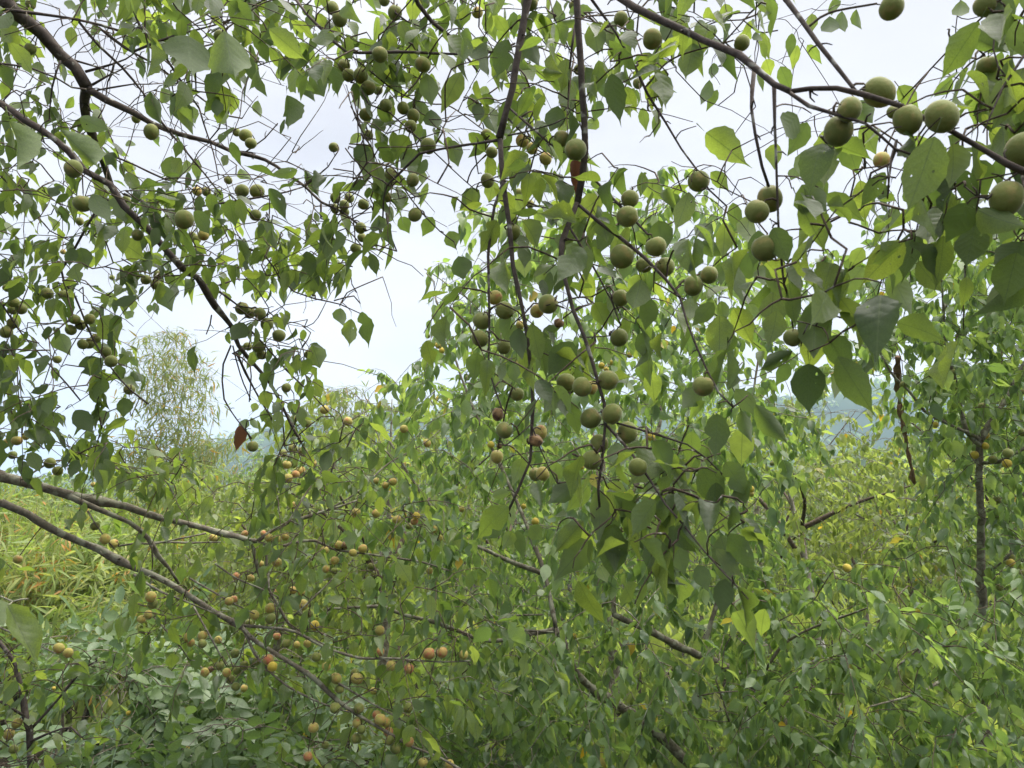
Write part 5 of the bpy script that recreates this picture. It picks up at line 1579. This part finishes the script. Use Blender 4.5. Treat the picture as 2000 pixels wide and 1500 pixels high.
B.shoots([([(130, 20), (330, 100), (640, 330), (640, 400), (420, 330), (250, 230), (180, 170)], 3), ([(-40, 0), (120, 60), (140, 500), (-40, 520)], 1), ([(250, 330), (620, 350), (680, 560), (330, 560)], 1.6), ([(480, 600), (640, 620), (600, 760)], .6)],
         105, (1.95, 2.5), shoot=(.08, .26), max_gap=.4, twig_r=.0015, droop=.15, bare=True)
A.shoots([([(640, 150), (900, 130), (900, 380), (760, 440)], 1), ([(1000, 0), (1300, 0), (1500, 160), (1480, 420), (1150, 300)], 1.4), ([(1550, 200), (1950, 300), (1800, 480), (1560, 480)], .6)],
         40, (1.2, 1.8), shoot=(.06, .16), max_gap=.25, twig_r=.0013, droop=.2, bare=True)
C.shoots([([(440, 880), (760, 960), (900, 1020), (960, 1180), (930, 1300), (860, 1500), (700, 1520), (560, 1350), (430, 1330), (280, 1290), (270, 1180), (350, 1130), (430, 1100)], 4),
          ([(140, 850), (320, 880), (450, 960), (430, 1000), (300, 960), (120, 920)], .8),
          ([(470, 1000), (700, 900), (760, 1000), (620, 1060)], .5)],
         165, (2.45, 3.0), shoot=(.10, .28), leaf=.060, gap=.026, max_gap=.5, cluster=1)
D.shoots([([(700, 920), (760, 760), (850, 660), (1000, 640), (1300, 660), (1560, 700), (1560, 900), (1480, 1000), (1000, 1000), (760, 1000)], 3.6),
          ([(835, 540), (900, 490), (960, 400), (1200, 320), (1350, 330), (1430, 500), (1640, 580), (1560, 700), (1300, 660), (1000, 640), (900, 650)], 2.3),
          ([(830, 560), (900, 470), (980, 400), (1010, 470), (1000, 660), (800, 690), (780, 740), (860, 620)], .4),
          ([(760, 1000), (1480, 1000), (1560, 1200), (1700, 1540), (800, 1560), (880, 1300)], 7)],
         560, (2.8, 4.7), shoot=(.18, .48), leaf=.058, gap=.024, max_gap=1.0, cluster=2, hang=1.1, droop=.6)
E.shoots([([(1640, 580), (1720, 500), (1840, 430), (2060, 380), (2060, 800), (1960, 860), (1880, 800), (1780, 830), (1700, 720)], 4),
          ([(1780, 830), (2060, 830), (2060, 1080), (1960, 1060), (1850, 1000)], 1)],
         260, (3.4, 4.7), shoot=(.16, .4), leaf=.060, gap=.024, max_gap=1.0, cluster=2, hang=1.25)
E.shoots([([(1480, 1180), (1700, 1080), (2060, 1080), (2060, 1560), (1500, 1560)], 5)], 170, (2.6, 4.0), shoot=(.18, .45), leaf=.058, gap=.024, max_gap=1.2, cluster=2, hang=1.1, droop=.6)
E2.shoots([([(1930, 560), (2080, 500), (2080, 1150), (1950, 1100)], 1)], 60, (4.2, 4.9), leaf=.062, gap=.028, max_gap=1.0, cluster=2, hang=1.2)
S.shoots([([(-80, 1230), (60, 1240), (190, 1280), (150, 1340), (170, 1460), (120, 1560), (-80, 1560)], 1)], 62, (2.4, 2.75), shoot=(.06, .16), leaf=.064, gap=.032, max_gap=.5, cluster=1)

# the same branches go on leafy past the edges of the view
B.shoots([([(-620, -200), (-70, -160), (-70, 820), (-480, 760)], 1)], 150, (2.0, 2.8), shoot=(.10, .26), leaf=.060, gap=.024, max_gap=.6, cluster=1)
C.shoots([([(-420, 840), (-70, 880), (-70, 1180), (-380, 1120)], 1)], 45, (2.3, 2.9), shoot=(.10, .26), leaf=.060, gap=.026, max_gap=.6, cluster=1)
A.shoots([([(2040, -120), (2600, -100), (2500, 420), (2040, 560)], 1)], 60, (1.0, 1.6), shoot=(.08, .2), leaf=.064, gap=.03, max_gap=.6, cluster=1)


def volume_points(t, n):
    """Points through the crown of a free-standing tree."""
    x, y, low, top, spread, _ = t.spec
    S = []
    while len(S) < n:
        u = rng.uniform(-1, 1, 3)
        if u @ u > 1 or u @ u < .10:
            continue
        S.append((x + u[0] * spread, y + u[1] * spread, (low + top) / 2 + u[2] * (top - low) / 2))
    return np.array(S)


for t in FAR_TREES:
    t.shoots_points(volume_points(t, t.spec[5]), shoot=(.2, .45), leaf=.064, gap=.034, max_gap=1.2, cluster=2, hang=1.2, twig_r=.0022)

# ------------------------------------------------------------------ bamboo
def bamboo(label, culms, polys, n, dr, leaf, mat, group='bamboo clumps', dense=.035, cluster=3, most=0, hang=.75):
    t = Tree('bamboo', label, 'bamboo', tuple(culms[0][0]), group, bark=M_CULM, twig=M_CULM, leaf=mat, temps=BAMBOO, part_temps=BAMBOO)
    for c, r in zip([c for c in culms], [.012] * len(culms)):
        t.limb(c, r * 1.6, r * .4, name='culm', sides=6, step=.15, rough=.03)
    t.shoots(polys, n, dr, shoot=(.22, .5), leaf=leaf, gap=dense, max_gap=2.2, cluster=cluster, hang=hang, droop=.55, twig_r=.0035)
    t.most = most
    return t


def culm(px, depth, top_py, bend=0.0):
    g = np.array(G(px, depth))
    tp = P(px + bend, top_py, depth)
    return [g - [0, 0, .05], g * .6 + np.array([tp[0] - bend * .002, g[1], tp[2]]) * .4, g * .2 + np.array([tp[0], g[1], tp[2]]) * .8, np.array([tp[0], g[1] + .1, tp[2]])]


PLUME = bamboo('tall feathery bamboo rising alone against the white sky', [culm(318, 13.0, 670, 10), culm(345, 13.3, 700, 0), culm(300, 12.8, 730, -15), culm(360, 13.1, 800, 30)],
               [([(285, 650), (330, 640), (370, 660), (400, 720), (405, 800), (360, 830), (300, 820), (270, 760), (275, 690)], 3.2),
                ([(240, 850), (300, 830), (370, 830), (430, 810), (460, 850), (440, 880), (320, 890), (240, 890)], 2.2),
                ([(240, 880), (440, 870), (480, 930), (470, 1010), (250, 1010)], 4)],
               640, (12.4, 13.8), .155, M_BAMBOO_PLUME, dense=.085, cluster=2, hang=.5)
PLUME2 = bamboo('feathery bamboo top showing behind the bushes beside the far hill', [culm(672, 14.0, 745, 8), culm(690, 14.2, 770, 15), culm(650, 14.1, 780, -5)],
                [([(640, 760), (680, 738), (715, 770), (730, 850), (630, 850)], 1)], 90, (13.6, 14.6), .15, M_BAMBOO_PLUME, dense=.08, cluster=2)
def bamboo_mound(label, px, py, depth, rx, rz, n, leaf=.15):
    """A bushy clump: leafy shoots arch out from a dome, dense outside and dark inside."""
    c = P(px, py, depth)
    t = Tree('bamboo', label, 'bamboo', (c[0], c[1], 0), 'bamboo clumps', bark=M_CULM, twig=M_CULM, leaf=M_BAMBOO, temps=BAMBOO, part_temps=BAMBOO)
    for k in range(6):
        e = c + np.array([rng.normal() * rx * .5, rng.normal() * rx * .4, rz * rng.uniform(.3, .9)])
        t.limb([(c[0] + rng.normal() * .15, c[1] + rng.normal() * .15, -.05), (e[0] * .4 + c[0] * .6, e[1] * .4 + c[1] * .6, e[2] * .55), e], .016, .004, name='culm', sides=6, step=.15, rough=.03)
    S = []
    while len(S) < n:
        u = rng.normal(size=3)
        u = u / np.linalg.norm(u)
        if u[2] < -.35:
            continue
        S.append(c + u * np.array([rx, rx * .8, rz]) * rng.uniform(.55, 1.0) * (1 + .18 * math.sin(5 * u[0] + px) * math.cos(4 * u[2])))
    t.shoots_points(np.array(S), shoot=(.22, .5), leaf=leaf, gap=.08, max_gap=2.0, cluster=5, hang=.45, droop=.7, twig_r=.003, rise=.2)
    t.most = 0
    return t


HEDGES = [
    bamboo_mound('bushy yellow-green bamboo mound cut by the left edge, rusty leaves in it', -10, 1130, 7.2, .62, .55, 120),
    bamboo_mound('bushy bamboo mound with orange dead leaves, under the lower lichened limb', 150, 1140, 7.0, .60, .52, 120),
    bamboo_mound('lime bamboo mound behind the fork of the lower lichened limb', 290, 1130, 7.4, .62, .58, 120),
    bamboo_mound('light bamboo mound under the upper lichened limb', 420, 1090, 8.4, .75, .70, 130),
    bamboo_mound('bamboo mound behind, between the two lichened limbs near the left edge', 70, 1070, 8.6, .80, .62, 120),
    bamboo_mound('yellowish bamboo mound at the foot of the tall feathery bamboo', 330, 1020, 10.0, .95, .75, 130),
    bamboo_mound('bamboo mound with an orange tuft, before the blue hill', 500, 1000, 10.5, .80, .75, 120),
    bamboo_mound('dim bamboo mound far back near the left edge', 10, 1010, 11.5, 1.0, .60, 110),
    bamboo_mound('low bamboo mound just above the pale shrub, deep shade beneath', 220, 1220, 6.2, .50, .34, 90),
]

# ------------------------------------------------------------------ shrubs with feathered leaves
def shrub(label, px, depth, polys, n, dr, stems):
    t = Tree('shrub', label, 'shrub', G(px, depth), 'feather-leaved shrubs', bark=M_TWIG_PALE, twig=M_TWIG_PALE, leaf=M_PINNATE, temps=PINNATE, part_temps=PINNATE)
    g = np.array(G(px, depth))
    for x, y, d in stems:
        e = P(x, y, d)
        t.limb([g - [0, 0, .05], g * .5 + e * .5 + np.array([0, 0, .12]), e], .012, .004, name='stem', sides=6)
    t.shoots(polys, n, dr, shoot=(.10, .25), leaf=.20, gap=.06, max_gap=1.5, cluster=1, hang=.25, droop=.3, twig_r=.0022)
    t.most = 120
    return t


SHRUBS = [
    shrub('pale green feather-leaved shrub over the dark gap, small yellow fruit in it', 330, 3.6, [([(190, 1290), (330, 1260), (440, 1300), (440, 1420), (330, 1440), (220, 1440), (190, 1400)], 1)], 95, (3.2, 3.9),
          [(250, 1330, 3.6), (330, 1290, 3.6), (400, 1320, 3.7), (300, 1400, 3.4)]),
    shrub('pale feather-leaved shrub along the bottom edge, right of the dark corner', 400, 3.2, [([(80, 1460), (200, 1440), (340, 1420), (480, 1400), (560, 1430), (720, 1450), (740, 1580), (60, 1580)], 1)], 150, (2.8, 3.4),
          [(260, 1470, 3.2), (380, 1450, 3.2), (480, 1450, 3.3)]),
    shrub('greyish feather-leaved shrub under the shaded fruit bunch', 540, 3.9, [([(430, 1250), (560, 1240), (640, 1320), (620, 1480), (520, 1440), (440, 1400)], 1)], 85, (3.6, 4.3),
          [(480, 1300, 3.9), (560, 1290, 3.9), (590, 1380, 4.0)]),
    shrub('dark feather-leaved shrub low behind the end of the lower limb', 900, 3.9, [([(720, 1360), (900, 1380), (1040, 1380), (1040, 1560), (700, 1560)], 1)], 100, (3.5, 4.4),
          [(780, 1420, 3.9), (900, 1410, 3.9), (1000, 1430, 4.0)]),
    shrub('feather-leaved shrub in front of the bamboo hedge at the left', 120, 4.4, [([(60, 1240), (260, 1240), (300, 1290), (200, 1330), (60, 1310)], 1)], 60, (4.0, 4.8),
          [(120, 1270, 4.4), (220, 1260, 4.4)]),
]
hips = [(7, 627, 1295, 12, 3.3, 0), (7, 653, 1290, 12, 3.3, 0), (7, 717, 1193, 14, 3.4, 0), (7, 938, 1270, 14, 3.4, 0), (7, 1025, 1167, 12, 3.5, 0), (7, 1048, 1390, 12, 3.1, 1), (7, 300, 1055, 11, 3.3, 0), (7, 1575, 1360, 12, 3.8, 2)]
HIP_AT = ['left of two touching, over the dark corner', 'right of two touching, over the dark corner', 'above the dark corner, among feathered leaves', 'in the middle of the pale shrub', 'beside bare grey stems of the shrub',
          'among bottom-edge feathered leaves', 'beside the dark gap at the left', 'under the lower limb, on grey shrub']
HIPM = fruit_mesh(M_FRUIT['y'], 9)
for (k, u, v, r, d, s), where in zip(hips, HIP_AT):
    x, y = R(k, u, v)
    c = P(x, y, d)
    o = link('shrub_fruit', HIPM, None, Matrix.Translation(c) @ Matrix.Scale(r * .35 * d / F, 4))
    o['label'], o['category'], o['group'] = 'small yellow-green round fruit ' + where, 'fruit', 'small fruit on the shrubs'
    SHRUBS[s].attach(c + np.array([0, 0, r * .35 * d / F * .8]), skip=.002)
    keep_disc(x, y, r * .35, d)

# ------------------------------------------------------------------ ground, weeds, hills
def ground_material(name, a, b, c, scale=1.2):
    m, n, l = new_mat(name)
    out = n.new("ShaderNodeOutputMaterial")
    bs = n.new("ShaderNodeBsdfPrincipled")
    tc = n.new("ShaderNodeTexCoord")
    a_ = n.new("ShaderNodeTexNoise")
    a_.inputs['Scale'].default_value = scale
    a_.inputs['Detail'].default_value = 9
    a_.inputs['Roughness'].default_value = 0.7
    l.new(tc.outputs['Object'], a_.inputs['Vector'])
    r = ramp(n, [(0.3, a), (0.5, b), (0.7, c)])
    l.new(a_.outputs[0], r.inputs[0])
    l.new(r.outputs[0], bs.inputs['Base Color'])
    bs.inputs['Roughness'].default_value = 0.95
    bs.inputs['Specular IOR Level'].default_value = 0.1
    l.new(bs.outputs[0], out.inputs[0])
    return m


def sheet(name, xs, ys, zf, mat, kind='structure'):
    X, Y = np.meshgrid(xs, ys)
    Z = zf(X, Y)
    nx, ny = len(xs), len(ys)
    i, j = np.meshgrid(np.arange(ny - 1), np.arange(nx - 1), indexing='ij')
    q = np.stack([i * nx + j, i * nx + j + 1, (i + 1) * nx + j + 1, (i + 1) * nx + j], -1).reshape(-1, 4)
    me = mesh_from(name, np.stack([X, Y, Z], -1).reshape(-1, 3), q.ravel(), np.full(len(q), 4), mat)
    o = link(name, me)
    o['kind'] = kind
    return o


M_SOIL = ground_material('leafy soil', (.012, .010, .007), (.018, .016, .009), (.03, .036, .014), 2.5)
M_HILL = ground_material('wooded hillside', (.025, .045, .018), (.04, .07, .025), (.06, .09, .03), .05)
xs = np.concatenate([-np.geomspace(1600, 12, 30), np.linspace(-11, 11, 45), np.geomspace(12, 1600, 30)])
ys = np.concatenate([-np.geomspace(900, 12, 16), np.linspace(-11, 24, 60), np.geomspace(25, 1700, 30)])
sheet('ground', xs, ys, lambda X, Y: .05 * np.sin(1.3 * X + .7) * np.sin(1.1 * Y) - .05 + .02 * np.sin(5 * X + 2 * Y), M_SOIL)


def lumps(X, Y, s, seed):
    r = np.random.default_rng(seed)
    z = np.zeros_like(X)
    for k in range(14):
        a = r.uniform(0, math.pi)
        f = s * r.uniform(.7, 3.2)
        z += np.sin((X * math.cos(a) + Y * math.sin(a)) * f + r.uniform(0, 6)) / (1 + f / s)
    return z


def ridge(px):
    return np.interp(px, [-1500, -400, 200, 300, 416, 480, 540, 616, 760, 1000, 1300, 1640, 1720, 1900, 2300, 3500],
                     [985, 960, 935, 900, 876, 858, 842, 822, 810, 800, 800, 765, 745, 740, 760, 900])


HD = 420.0
hx = np.linspace(-700, 900, 260)
hy = np.linspace(330, 620, 70)


def far_hill(X, Y):
    top = 1.6 + (1000 - ridge(1000 + X / HD * F)) / F * HD
    t = np.clip((Y - 335) / (HD - 335), 0, 1)
    back = np.clip((Y - HD) / 220, 0, 1)
    z = top * (np.sin(t * math.pi / 2) ** 1.2) * (1 - .25 * back)
    return z - 1.0 + t * (1.3 * lumps(X, Y, .12, 3) + .6 * lumps(X, Y, .4, 5))


sheet('hill', hx, hy, far_hill, M_HILL)


def near_hill(X, Y):
    px = 1000 + X / 130 * F
    top = np.interp(px, [300, 480, 560, 640, 800, 1100, 1500, 1700, 2400], [0, 1.5, 9, 11, 10, 8, 9, 12, 14])
    t = np.clip((Y - 95) / 35, 0, 1)
    back = np.clip((Y - 130) / 40, 0, 1)
    return top * np.sin(t * math.pi / 2) * (1 - back) - .9 + t * (1 - back) * (.55 * lumps(X, Y, .5, 7) + .3 * lumps(X, Y, 1.3, 9))


sheet('hillside', np.linspace(-60, 130, 220), np.linspace(94, 170, 70), near_hill, M_HILL)

# trees standing on the slopes, too far to tell apart: one mass of leafy crowns
def crown_mass(name, spots, mat, size, leaves):
    n = len(spots)
    ctr = np.repeat(spots, leaves, 0)
    sz = np.repeat(size, leaves)
    u = unit(rng.normal(size=(len(ctr), 3))) * rng.uniform(.55, 1, (len(ctr), 1))
    u[:, 2] = u[:, 2] * .8 + .35
    b = ctr + u * sz[:, None]
    m = frames(b, unit(rng.normal(size=b.shape) + [0, 0, -.4]), unit(u + rng.normal(size=b.shape) * .4), sz * rng.uniform(.35, .7, len(b)), rng.uniform(.8, 1.6, len(b)))
    o = link(name, batch_mesh(name, FARLEAF, rng.integers(0, 3, len(b)), m, mat))
    o['kind'] = 'stuff'
    o['label'] = 'wooded slope of mixed green crowns on the hills beyond the orchard'
    return o


hs = np.stack([rng.uniform(-330, 420, 900), rng.uniform(345, 440, 900)], 1)
hz = far_hill(hs[:, 0], hs[:, 1])
spots1 = np.column_stack([hs, hz])
hs2 = np.stack([rng.uniform(-55, 75, 420), rng.uniform(98, 134, 420)], 1)
spots2 = np.column_stack([hs2, near_hill(hs2[:, 0], hs2[:, 1])])
crown_mass('hillside_wood', np.vstack([spots1, spots2]), M_LEAF_FAR, np.concatenate([rng.uniform(2.0, 4.2, 900), rng.uniform(.9, 2.0, 420)]), 34)

# bushes closing the orchard's far side
BUSH = []
for i, (px, d, w, h, lab) in enumerate([(250, 17, 2.2, 2.4, 'dark leafy bush behind the tall bamboo'), (480, 18, 2.4, 2.2, 'rounded bush in front of the blue hill'), (720, 17, 2.6, 2.8, 'bush beyond the bright green orchard trees'),
                                        (960, 16, 2.6, 3.6, 'tall bush straight behind the bushy apricot tree'), (1230, 16, 2.6, 3.4, 'broad bush beyond the hanging leaf spray'), (1480, 18, 2.6, 2.6, 'bush below the far hill beside the whitish trunk'),
                                        (1720, 17, 2.4, 2.2, 'bush behind the dead brown bough'), (1960, 16, 2.4, 3.6, 'bush far behind the slim upright trunk'), (40, 18, 2.4, 2.6, 'bluish dark bush at the left edge beyond the bamboo')]):
    g = P(px, 1000, d)
    t = Tree('bush', lab, 'bush', (g[0], g[1], 0), 'bushes beyond the orchard', leaf=M_LEAF_FAR, temps=LOW)
    for a in range(4):
        t.limb([(g[0] + rng.normal() * .1, g[1] + rng.normal() * .1, -.05), (g[0] + rng.normal() * .5, g[1] + rng.normal() * .4, h * .45), (g[0] + rng.normal() * w * .4, g[1] + rng.normal() * .6, h * .85)], .04, .012, name='stem', sides=6, step=.2)
    t.spec = (g[0], g[1], -.1, h, w, 260)
    t.shoots_points(volume_points(t, 260), shoot=(.3, .7), leaf=.13, gap=.07, max_gap=2.5, cluster=2, hang=.9, twig_r=.006)
    t.most = 0
    BUSH.append(t)

# weeds on the orchard floor
nw = 9000
wx = rng.uniform(-1, 1, nw)
wy = 2.2 + rng.random(nw) ** 1.3 * 13
wx = wx * (wy * .78 + .5)
base = np.column_stack([wx, wy, np.full(nw, -.03)])
ax = unit(np.column_stack([rng.normal(size=nw) * .6, rng.normal(size=nw) * .6, np.ones(nw)]))
ok = ~((wx < -.12 * wy) & (wy < 5.5))
base, ax, nw = base[ok], ax[ok], int(ok.sum())
mw = frames(base, ax, rng.normal(size=(nw, 3)), rng.uniform(.12, .45, nw), rng.uniform(.25, .7, nw))
o = link('weeds', batch_mesh('weeds', LOW, rng.integers(0, 4, nw), mw, M_LEAF_YOUNG))
o['kind'] = 'stuff'

# ------------------------------------------------------------------ all leaves into the scene
ALL = [A, B, C, D, E, E2, S] + FAR_TREES + [PLUME, PLUME2] + HEDGES + SHRUBS + BUSH
for t in ALL:
    t.pack()
for t, seen in zip(ALL, visible_cells(ALL)):
    t.emit(seen)

# ------------------------------------------------------------------ haze over the valley
hz = bpy.data.materials.new('haze air')
hz.use_nodes = True
hn, hl = hz.node_tree.nodes, hz.node_tree.links
hn.clear()
ho = hn.new("ShaderNodeOutputMaterial")
hv = hn.new("ShaderNodeVolumePrincipled")
hv.inputs['Color'].default_value = (0.56, 0.73, 0.97, 1)
hv.inputs['Density'].default_value = 0.0009
hl.new(hv.outputs[0], ho.inputs['Volume'])
bx = np.array([(x, y, z) for z in (-3, 130) for y in (-950, 1750) for x in (-1650, 1650)], float)
hb = mesh_from('haze', bx, np.array([0, 2, 3, 1, 4, 5, 7, 6, 0, 1, 5, 4, 2, 6, 7, 3, 0, 4, 6, 2, 1, 3, 7, 5]), [4] * 6, hz, smooth=False)
ob = link('haze', hb)
ob['kind'] = 'stuff'
